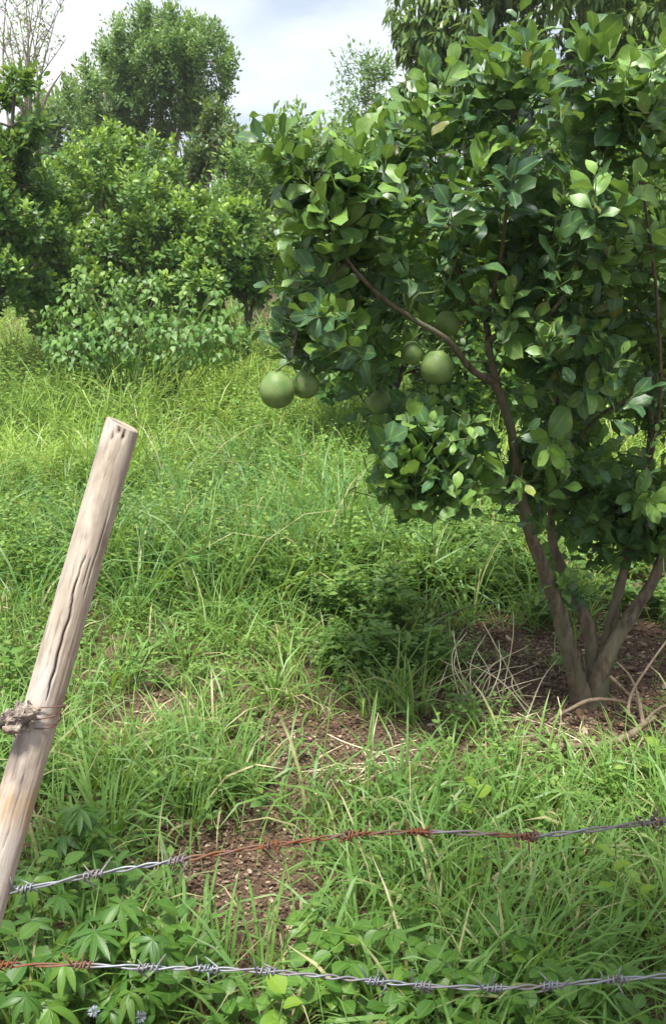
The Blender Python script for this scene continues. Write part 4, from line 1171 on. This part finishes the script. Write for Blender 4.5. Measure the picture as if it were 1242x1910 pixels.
# --- scraps tied to the post
def scraps():
    uu = U_OF(0, 1322)
    ctr = PF + PZ * (uu * PL)
    e = tag(empty('bark_scrap_bundle', ctr), 'bundle of torn dry bark scraps wired onto the leaning post', 'bark scraps')
    def scrap(px_, py_, Y, sx, sy, rot, seed, mat='rag', name='bark_scrap'):
        r2 = np.random.default_rng(seed)
        c = P(px_, py_, Y); nx, nyy = 9, 9
        a, b = np.meshgrid(np.linspace(-1, 1, nx), np.linspace(-1, 1, nyy), indexing='ij')
        edge = 1 + 0.35 * (r2.random((nx, nyy)) - 0.5) * ((np.abs(a) > .9) | (np.abs(b) > .9)) * 2
        zz = 0.35 * np.sin(a * 2.5 + seed) * np.cos(b * 2 + seed * 2) - 0.55 * a * a + 0.22 * (r2.random((nx, nyy)) - 0.5)
        k = sx / FPX * 1.3; h = sy / FPX * 1.6
        X = a * edge * k; Z = b * edge * h; Yy = -zz * k
        cr_, sr_ = math.cos(rot), math.sin(rot)
        v = np.stack([c[0] + X * cr_ - Z * sr_, c[1] + Yy, c[2] + X * sr_ + Z * cr_], -1)
        vb = v + np.array([0, 0.0025, 0])
        i = np.arange(nx - 1)[:, None] * nyy; j = np.arange(nyy - 1)[None]
        f = np.stack([i + j, i + nyy + j, i + nyy + j + 1, i + j + 1], -1).reshape(-1, 4)
        allv = np.vstack([v.reshape(-1, 3), vb.reshape(-1, 3)]); m = nx * nyy
        edges = [i2 * nyy for i2 in range(nx)] + [(nx - 1) * nyy + j2 for j2 in range(1, nyy)] + [i2 * nyy + nyy - 1 for i2 in range(nx - 2, -1, -1)] + [j2 for j2 in range(nyy - 2, 0, -1)]
        rim = [[edges[t], edges[(t + 1) % len(edges)], edges[(t + 1) % len(edges)] + m, edges[t] + m] for t in range(len(edges))]
        g = Geo(); g.add(allv, np.vstack([f, f[:, ::-1] + m, rim]))
        link(name, g.mesh(name, M[mat], ctr, smooth=False), e)
    Yp = 1.272
    r9 = np.random.default_rng(77)
    for k in range(15):
        t_ = r9.random()
        scrap(14 + 52 * t_ + 8 * r9.normal() * 0.5, 1348 - 22 * t_ + 10 * r9.normal(), Yp - 0.030 - 0.018 * r9.random(), 7 + 8 * r9.random(), 5 + 10 * r9.random(), r9.random() * 3, int(3 + 7 * k))
    # loops of tie wire
    g = Geo()
    for kk in range(3):
        s = np.linspace(0, 2 * PI, 60)
        p = ctr + PZ * (0.012 * np.sin(s + kk) + (kk - 1) * 0.007 - 0.004)[:, None] + (PX * np.cos(s)[:, None] + PYa * np.sin(s)[:, None]) * (0.0305 + 0.0013 * kk)
        tube(g, p, 0.0012, 6, tint=(0.8, 0, 0))
    link('tie_wire', g.mesh('tie_wire', M['wire'], ctr), e)
    # stub of dark stick tied in with it
    g = Geo()
    p = smooth_path([P(-60, 1368, Yp - 0.02), P(-10, 1352, Yp - 0.03), P(22, 1338, Yp - 0.035)], 10)
    tube(g, p, np.linspace(0.0105, 0.0085, 10), 10, rough=0.2)
    link('stick', g.mesh('stick', M['dark_bark'], ctr), e)
scraps()

# ------------------------------------------------------- single weeds in front
def stem_tube(e, pts, r, base):
    g = Geo(); p = smooth_path(pts, 10)
    tube(g, p, np.linspace(r, r * 0.5, 10), 6)
    link('stem', g.mesh('stem', M['green_stem'], base), e)


def leaflet_mesh(w_, curl, t0, t1, prof='oval'):
    g = Geo()
    leaves(g, [[0, 0, 0]], [[0, 1, 0]], [[0, 0, 1]], [1.0], [w_], prof, 6, 3 if w_ < 0.4 else 5, 0.25, [curl], np.array([[t0, t1, 0]]))
    return g.mesh('leaflet', M['weed'])

PALM_L = [leaflet_mesh(0.19 + 0.02 * k, 0.18 + 0.1 * k, (0.15, 0.35, 0.0, 0.5)[k], (0.0, 0.04, 0.0, 0.15)[k]) for k in range(4)]
TRIF_L = [leaflet_mesh(0.64 + 0.04 * k, 0.12 + 0.06 * k, (0.15, 0.3, 0.5)[k], (0.0, 0.05, 0.2)[k]) for k in range(3)]
g = Geo(); tube(g, smooth_path([[0, -0.16, -0.05], [0, -0.06, 0], [0, 0.02, 0]], 5), 0.014, 5)
PETIOLE = g.mesh('leaf', M['green_stem'])


def palm_leaf(o):
    nlf = int(rng.integers(6, 10)); k = int(rng.integers(0, 4))
    for a in np.linspace(-2.1, 2.1, nlf) + 0.1 * rng.normal(size=nlf):
        c = link('leaflet', PALM_L[k], o)
        c.rotation_euler = (-0.10 + 0.15 * rng.normal(), 0.2 * rng.normal(), -a)
        c.scale = (1, (1.0 - 0.28 * abs(a) / 2.1) * (0.9 + 0.2 * rng.random()), 1)


def trif_leaf(o):
    k = int(rng.integers(0, 3))
    for a, off, s in ((-1.15, (-.03, .05, 0), .62), (0, (0, .22, .004), .70), (1.15, (.03, .05, 0.002), .62)):
        c = link('leaflet', TRIF_L[k], o); c.location = off
        c.rotation_euler = (-0.08 + 0.1 * rng.normal(), 0.12 * rng.normal(), -a); c.scale = (s, s, s)

OVAL = []
for t_ in range(5):
    g = Geo()
    leaves(g, [[0, 0, 0]], [[0, 1, 0]], [[0, 0, 1]], [1.0], [0.62 + 0.04 * t_], 'oval', 6, 5, 0.2, [0.1 + 0.06 * t_], np.array([[(0.1, 0.25, 0.45, 0.5, 0.6)[t_], (0.0, 0.02, 0.08, 0.28, 0.48)[t_], 0]]), wav=0.03)
    OVAL.append(g.mesh('leaf', M['weed']))

def put_leaf(me, e, base, pos, az, el, size, roll=0.0):
    ax = np.array([math.cos(az) * math.cos(el), math.sin(az) * math.cos(el), math.sin(el)])
    up = np.array([-math.cos(az) * math.sin(el), -math.sin(az) * math.sin(el), math.cos(el)])
    sd = np.cross(ax, up); c, s = math.cos(roll), math.sin(roll)
    sd, up = sd * c + up * s, up * c - sd * s
    o = link('leaf', PETIOLE if callable(me) else me, e)
    if callable(me): me(o)
    R = Matrix([[sd[0], ax[0], up[0]], [sd[1], ax[1], up[1]], [sd[2], ax[2], up[2]]]).to_4x4()
    o.matrix_local = Matrix.Translation(Vector(pos - base)) @ R @ Matrix.Scale(size, 4)
    return o


def weed(name, label, cat, group, px, py, h, lean, meshes, size, nl, els=(-0.2, 0.7), top_young=None, petiole=0.0):
    """px, py: where the plant's top shows; it is rooted in the soil below that point"""
    d = ray(px, py); t = (CAM_H - h) / -d[2]; top = CAM + d * t
    base = np.array([top[0] - lean[0], top[1] - lean[1], 0.0]); base[2] = float(ground_h(base[0], base[1])) - 0.01
    e = tag(empty(name, base), label, cat, group)
    midp = 0.5 * (base + top) + np.array([-lean[0] * .2, -lean[1] * .2, 0.02])
    path = smooth_path([base, midp, top], 30)
    g = Geo(); tube(g, path[::3], np.linspace(0.0032, 0.0015, 10), 6)
    for k in range(nl):
        f = 0.35 + 0.65 * k / max(1, nl - 1)
        p = path[min(29, int(f * 29))]
        az = k * 2.4 + rng.random() * 0.7 - 1.2; el = els[0] + (els[1] - els[0]) * (0.3 * rng.random() + 0.7 * f)
        q = p
        if petiole:
            q = p + np.array([math.cos(az), math.sin(az), 0.45]) * petiole * (0.7 + 0.5 * rng.random()) * (1.15 - 0.6 * f)
            tube(g, smooth_path([p, 0.5 * (p + q) + [0, 0, 0.01], q], 5), 0.0012, 5)
            el -= 0.35
        mi = int(rng.integers(0, len(meshes)))
        if top_young is not None and k >= nl - 2: mi = top_young
        put_leaf(meshes[mi], e, base, q, az, el, size * (0.8 + 0.4 * rng.random()) * (1.1 - 0.25 * f), 0.5 * (rng.random() - 0.5))
    link('stem', g.mesh('stem', M['green_stem'], base), e)
    return e


gP = 'finger-leaved weeds by the post'
for k, (a, b, h, lx, ly) in enumerate([(150, 1505, .24, .02, .03), (235, 1680, .25, .03, .02), (290, 1745, .22, .04, 0), (70, 1640, .26, -.02, .03), (55, 1850, .20, -.02, .02), (255, 1840, .17, .02, .01), (180, 1730, .24, 0, .02), (120, 1790, .22, .02, .02)]):
    weed('palmate_weed', 'weed with finger-like green leaflets crowding the foot of the leaning post', 'weed', gP, a, b, h, (lx, ly), [palm_leaf], 0.088, 6, (-0.75, 0.25), petiole=0.055)
gO = 'oval-leaved weeds'
for a, b, h in ((165, 1530, .22), (110, 1600, .24), (215, 1600, .2), (30, 1740, .2), (330, 1700, .2), (370, 1760, .17), (20, 1830, .18), (330, 1830, .15), (420, 1850, .14)):
    weed('oval_leaf_weed', 'weed with smooth oval leaves growing among the finger-leaved weeds', 'weed', gO, a, b, h, (0.03 * rng.normal(), 0.02), OVAL[:3], 0.062, 8)
for a, b, h in ((560, 1835, .17), (640, 1850, .14), (880, 1880, .15), (980, 1870, .14), (1060, 1860, .15), (720, 1880, .12), (1180, 1870, .14), (480, 1880, .12)):
    weed('oval_leaf_weed', 'low weed with dull oval leaves underneath the lower barbed wire', 'weed', gO, a, b, h, (0.03 * rng.normal(), 0.02), OVAL[:3], 0.055, 8)
for a, b, h in ((720, 1735, .18), (850, 1800, .17), (640, 1790, .17), (600, 1730, .15), (960, 1740, .15), (1010, 1800, .15), (780, 1810, .14), (1120, 1790, .14)):
    weed('three_leaflet_weed', 'weed with three broad round leaflets in the grass between the two wires', 'weed', 'three-leaflet weeds', a, b, h, (0.03 * rng.normal(), 0.02), [trif_leaf], 0.085, 6, petiole=0.04)
for (a, b, h, lab) in ((530, 1855, .20, 'bright lime oval-leaved weed poking above the lower wire left of its sag'), (1145, 1600, .20, 'lime green weed shining just below the upper wire near its grey end'),
                       (1225, 1395, .14, 'small yellow-green weed beside the fallen branch'), (1195, 1650, .16, 'small yellow-leaved weed in tall grass below the grey end of the wire'), (890, 1470, .18, 'lime seedling with upright leaves in the grass above the upper wire')):
    weed('lime_leaf_weed', lab, 'weed', None, a, b, h, (0.02, 0.02), OVAL[3:], 0.06, 5, (0.1, 0.9), top_young=4 - 3)
weed('compound_leaf_weed', 'pale upright weed with paired slim leaflets between the wires', 'weed', None, 765, 1660, .22, (0.01, 0.02), OVAL[1:3], 0.05, 9, (0.2, 0.9))
weed('broad_leaf_seedling', 'yellow-green broad-leaved seedling at the left of the post, above the scraps', 'weed', None, 20, 1215, .2, (0.01, 0.02), OVAL[2:4], 0.07, 8)
# pale blue flower heads
for a, b, h in ((175, 1888, .16), (262, 1898, .15)):
    d = ray(a, b); t = (CAM_H - h) / -d[2]; top = CAM + d * t
    base = np.array([top[0] + .01, top[1] + .02, 0.0]); base[2] = float(ground_h(base[0], base[1])) - .01
    e = tag(empty('flowering_herb', base), 'slender herb with a fluffy pale blue flower head below the wires', 'flower', 'pale blue flowers')
    stem_tube(e, [base, 0.5 * (base + top) + [0.01, 0, 0], top], 0.0018, base)
    g = Geo(); n = 46; dd = norm(rng.normal(size=(n, 3)) + [0, 0, 0.7])
    leaves(g, top + dd * 0.004, dd, rng.normal(size=(n, 3)), 0.010, 0.0035, 'lance', 3, 3, 0.2, 0.2, np.stack([rng.random(n), 0 * np.arange(n), 0 * np.arange(n)], -1))
    link('flower_head', g.mesh('flower_head', M['petal'], base), e)
    for k in range(4):
        put_leaf(OVAL[k % 3], e, base, base + (top - base) * (0.35 + 0.15 * k), k * 2.4, 0.3, 0.035)

# bushy dark herbs in the middle of the field, in front of the tree's shade
def feathery(px_, py_, hgt, wid, n, label, grp='bushy herbs near the pomelo tree', lum=(0.1, 0.6)):
    b = G(px_, py_); b[2] -= .01
    e = tag(empty('bushy_herb', b), label, 'herb', grp)
    gs, gl_ = Geo(), Geo()
    for k in range(n):
        a = rng.random() * 2 * PI; r = rng.random() ** .6 * wid
        top = b + np.array([r * math.cos(a), r * math.sin(a), hgt * (0.55 + 0.5 * rng.random()) * (1.1 - 0.4 * r / wid)])
        path = smooth_path([b + np.array([0.15 * r * math.cos(a), 0.15 * r * math.sin(a), 0]), b * .45 + top * .55 + [0, 0, 0.05], top], 16)
        tube(gs, path[::3], np.linspace(0.003, 0.001, 6), 5)
        m = 20; f = 0.25 + 0.75 * np.arange(m) / (m - 1)
        pos = path[np.minimum(15, (f * 15).astype(int))] + 0.012 * rng.normal(size=(m, 3))
        az = np.arange(m) * 2.4 + a; el = 0.15 + 0.5 * rng.random(m)
        ax = np.stack([np.cos(az) * np.cos(el), np.sin(az) * np.cos(el), np.sin(el)], -1)
        ll_ = 0.03 + 0.035 * rng.random(m)
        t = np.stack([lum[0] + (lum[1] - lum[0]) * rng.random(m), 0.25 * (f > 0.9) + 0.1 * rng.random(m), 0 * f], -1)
        leaves(gl_, pos, ax, np.tile([0, 0, 1.0], (m, 1)) + 0.4 * rng.normal(size=(m, 3)), ll_, ll_ * 0.36, 'oval', 4, 3, 0.2, 0.25, t)
    link('stem', gs.mesh('stem', M['green_stem'], b), e)
    f_ = link('foliage', gl_.mesh('foliage', M['herb'], b), e); f_['kind'] = 'stuff'

for a, b, h, w_, n in ((640, 1180, .34, .20, 36), (730, 1190, .36, .20, 36), (560, 1150, .30, .18, 26), (680, 1110, .36, .22, 32), (780, 1120, .32, .2, 26), (600, 1080, .34, .22, 26), (700, 1255, .20, .16, 22), (790, 1245, .18, .14, 18), (620, 1250, .16, .14, 16)):
    feathery(a, b, h, w_, n, 'bushy dark green herb with many narrow leaflets beside the shaded soil')
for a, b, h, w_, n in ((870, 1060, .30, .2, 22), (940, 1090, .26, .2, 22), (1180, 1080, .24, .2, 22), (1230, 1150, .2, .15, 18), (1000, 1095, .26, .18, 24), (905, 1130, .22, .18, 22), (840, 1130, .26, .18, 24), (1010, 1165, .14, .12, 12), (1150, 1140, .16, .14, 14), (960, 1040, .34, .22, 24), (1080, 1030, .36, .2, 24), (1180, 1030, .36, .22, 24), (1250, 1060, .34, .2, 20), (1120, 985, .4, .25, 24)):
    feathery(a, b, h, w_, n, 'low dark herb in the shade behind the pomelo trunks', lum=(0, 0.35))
feathery(500, 740, .5, .34, 40, 'rounded pale herb mound behind the low hanging pomelo pair', 'herb mounds of the field', (0.4, 0.9))
feathery(640, 800, .4, .3, 34, 'rounded herb mound in the field beyond the fruiting branch', 'herb mounds of the field', (0.3, 0.8))

# vine covered shrub in front of the citrus row
def vine_shrub():
    b = np.array([P(250, 690, 8.7)[0], 8.7, 0.0]); b[2] = float(ground_h(b[0], b[1])) - .02
    e = tag(empty('vine_shrub', b), 'light green shrub draped with heart-leaved vines at the field edge', 'shrub')
    lob = [B(150, 590, 8.7, 40, 75, .3, 260), B(240, 625, 8.6, 80, 60, .4, 430), B(330, 630, 8.6, 75, 60, .4, 330), B(410, 630, 8.7, 60, 50, .35, 220), B(150, 650, 8.5, 70, 45, .35, 260), B(285, 555, 8.8, 22, 50, .15, 80), B(150, 525, 8.7, 16, 40, .12, 50), B(215, 545, 8.6, 16, 45, .12, 60), B(95, 610, 8.6, 22, 45, .15, 70), B(400, 570, 8.7, 18, 40, .12, 50), B(350, 560, 8.8, 14, 35, .1, 40), B(440, 600, 8.8, 25, 40, .15, 60)]
    gs = Geo(); pos, ax, nr, sz, tn = [], [], [], [], []
    for c, r, n in lob:
        d = norm(rng.normal(size=(n, 3))); q = c + d * np.array(r) * (0.45 + 0.55 * rng.random(n) ** .5)[:, None]
        pos.append(q); a = d * np.array([0.6, 0.6, 0.1]) + np.array([0, -0.25, -0.75]) + 0.45 * rng.normal(size=(n, 3)); ax.append(norm(a))
        nr.append(norm(d + np.array([0, -0.3, 0.6]))); sz.append(0.045 + 0.05 * rng.random(n))
        yv = np.clip((q[:, 2] - 1.15) * 0.9 + 0.3 * rng.normal(size=n), 0, 0.85)
        tn.append(np.stack([0.2 + 0.7 * rng.random(n), yv, 0 * yv], -1))
        for k in range(9):
            t = q[k]; m = 0.5 * (b + t) + 0.12 * rng.normal(size=3)
            tube(gs, smooth_path([b + [0.3 * (t[0] - b[0]), 0, 0], m, t], 8), np.linspace(0.008, 0.002, 8), 5)
    pos, ax, nr, sz, tn = map(np.vstack, (pos, ax, nr, [s[:, None] for s in sz], tn)); sz = sz[:, 0]
    link('stem', gs.mesh('stem', M['green_stem'], b), e)
    front = np.argsort(pos[:, 1] - 0.3 * sz * 10)[:300]
    isf = np.zeros(len(pos), bool); isf[front] = True
    g = Geo(); r = ~isf
    leaves(g, pos[r], ax[r], nr[r], sz[r], sz[r] * 0.72, 'heart', 5, 3, 0.2, 0.2, tn[r])
    fo = link('foliage', g.mesh('foliage', M['vine_leaf'], b), e); fo['kind'] = 'stuff'
    H = []
    for k in range(6):
        gh = Geo(); leaves(gh, [[0, 0, 0]], [[0, 1, 0]], [[0, 0, 1]], [1.0], [0.72], 'heart', 5, 3, 0.2, [0.2], np.array([[(0.3, 0.5, 0.7, 0.5, 0.6, 0.8)[k], (0, 0.05, 0.1, 0.35, 0.55, 0.8)[k], 0]]))
        H.append(gh.mesh('leaf', M['vine_leaf']))
    for i in front:
        a_ = norm(ax[i]); n_ = norm(nr[i] - a_ * (nr[i] @ a_)); s_ = np.cross(a_, n_)
        k = int(rng.integers(0, 3)) if tn[i][1] < 0.2 else (3 if tn[i][1] < 0.45 else 4 if tn[i][1] < 0.68 else 5)
        o = link('leaf', H[k], e)
        o.matrix_local = Matrix.Translation(Vector(pos[i] - b)) @ Matrix([[s_[0], a_[0], n_[0]], [s_[1], a_[1], n_[1]], [s_[2], a_[2], n_[2]]]).to_4x4() @ Matrix.Scale(float(sz[i]), 4)
vine_shrub()

# ------------------------------------------------- dry things under the tree
def ground_stick(name, label, cat, pts, mat, group=None, sub='branch', twigs=()):
    """pts: rows of px, py, height above the soil, radius px"""
    def lift(px_, py_, h):
        d = ray(px_, py_); t = (CAM_H - h) / -d[2]; return CAM + d * t
    rows = []
    for px_, py_, h, r in pts:
        p = lift(px_, py_, h); z = (p - CAM) @ _f; rows.append([*p, r / FPX * z])
    rows = np.array(rows); b = rows[0, :3].copy(); b[2] = 0
    e = tag(empty(name, b), label, cat, group)
    g = Geo(); p = smooth_path(rows, 10 * len(rows)); tube(g, p[:, :3], np.maximum(p[:, 3], .0008), 8, rough=0.2)
    link(sub, g.mesh(sub, mat, b), e)
    for tp in twigs:
        rr = np.array([[*lift(a, c, h), r / FPX * 3.0] for a, c, h, r in tp])
        g = Geo(); p = smooth_path(rr, 8 * len(rr)); tube(g, p[:, :3], np.maximum(p[:, 3], .0006), 6, rough=0.2)
        link('twig', g.mesh('twig', mat, b), e)

ground_stick('fallen_branch', 'pale crooked fallen branch lying on the soil below the pomelo trunk', 'branch',
             [(960, 1383, .02, 5), (1010, 1388, .02, 4), (1070, 1392, .02, 5), (1125, 1388, .025, 6.5), (1170, 1374, .03, 7), (1200, 1352, .04, 5.5), (1222, 1338, .05, 5)], M['dead_wood'],
             twigs=[[(1200, 1352, .04, 5), (1190, 1300, .10, 3.5), (1175, 1262, .16, 2.5), (1150, 1235, .2, 2)], [(1205, 1345, .05, 4), (1225, 1325, .07, 3), (1260, 1308, .1, 2)],
                    [(1070, 1392, .02, 4), (1030, 1375, .04, 3), (985, 1370, .06, 2)], [(1185, 1340, .06, 4), (1172, 1330, .08, 4), (1180, 1290, .12, 3), (1215, 1235, .2, 2.5), (1255, 1180, .28, 2)]])
ground_stick('dry_vine', 'arched dry vine stem looping over the soil before the pomelo trunk', 'vine',
             [(1025, 1345, .0, 3), (1060, 1325, .05, 3.5), (1095, 1308, .08, 4), (1130, 1305, .08, 3.5), (1165, 1312, .05, 3), (1180, 1325, .02, 3)], M['dead_wood'], sub='stem')
ground_stick('dry_stick', 'thin straight dry stick leaning over the soil right of the pomelo trunk', 'stick',
             [(1210, 1330, .03, 3), (1175, 1298, .07, 3), (1138, 1262, .11, 3.5)], M['dead_wood'], sub='stem')
ground_stick('arching_stalk', 'long thin arching stalk over the shaded soil left of the trunk', 'stalk',
             [(720, 1250, .0, 2.2), (775, 1195, .10, 2.2), (830, 1150, .17, 2), (890, 1128, .22, 1.6), (930, 1124, .24, 1)], M['green_stem'], sub='stem')

def dry_clump(px_, py_, tops, label):
    b = G(px_, py_); e = tag(empty('dry_grass_clump', b), label, 'dry grass', 'dry grass clumps near the trunk')
    for (a, c, h) in tops:
        d = ray(a, c); t = (CAM_H - h) / -d[2]; top = CAM + d * t
        s = b + np.array([0.10 * rng.normal(), 0.05 * rng.normal(), 0])
        g = Geo(); p = smooth_path([s, 0.5 * (s + top) + [0.03 * rng.normal(), 0.03 * rng.normal(), 0.25 * h], top], 12)
        tube(g, p, np.linspace(0.0028, 0.0015, 12), 5, tint=(rng.random(), rng.random() * 0.8, 0))
        link('stalk', g.mesh('stalk', M['straw'], b), e)

dry_clump(905, 1330, [(958, 1140, .28), (870, 1180, .20), (905, 1185, .2), (845, 1175, .2), (930, 1195, .18), (1040, 1230, .12), (985, 1205, .18), (990, 1275, .06), (1000, 1330, .03), (835, 1240, .15), (820, 1230, .17), (955, 1260, .1), (880, 1250, .12), (915, 1240, .14), (1010, 1300, .04), (940, 1300, .05), (860, 1290, .07), (980, 1340, .02), (850, 1215, .18), (1000, 1240, .1), (890, 1215, .16), (925, 1270, .08), (965, 1300, .04), (870, 1235, .14), (840, 1265, .1), (1020, 1262, .08), (985, 1240, .1), (945, 1225, .12), (900, 1160, .22), (1010, 1350, .02), (930, 1350, .02), (865, 1330, .03)],
          'splayed clump of pale dry grass stalks left of the pomelo trunk')
dry_clump(1020, 1400, [(960, 1375, .04), (1000, 1330, .10), (1060, 1360, .05), (1100, 1380, .03), (930, 1390, .03), (1040, 1300, .14), (1085, 1345, .06), (965, 1330, .1), (1130, 1395, .02), (1015, 1350, .06), (990, 1390, .03), (1075, 1400, .02), (915, 1410, .03)],
          'flattened pale dry grass stalks beside the fallen branch')
dry_clump(690, 1440, [(640, 1390, .06), (720, 1400, .05), (760, 1400, .04), (800, 1395, .05), (740, 1430, .02), (610, 1370, .07), (830, 1420, .05), (675, 1395, .05), (705, 1330, .15), (560, 1440, .03), (650, 1460, .02), (780, 1380, .08)],
          'pale dry grass stalks lying on the soil patch amid the green grass')
dry_clump(1000, 1470, [(940, 1440, .06), (1050, 1430, .08), (1090, 1450, .05), (980, 1420, .08), (1130, 1470, .03), (900, 1470, .04), (1030, 1480, .03), (1070, 1410, .1)],
          'thin scatter of dry straw in the grass in front of the fallen branch')
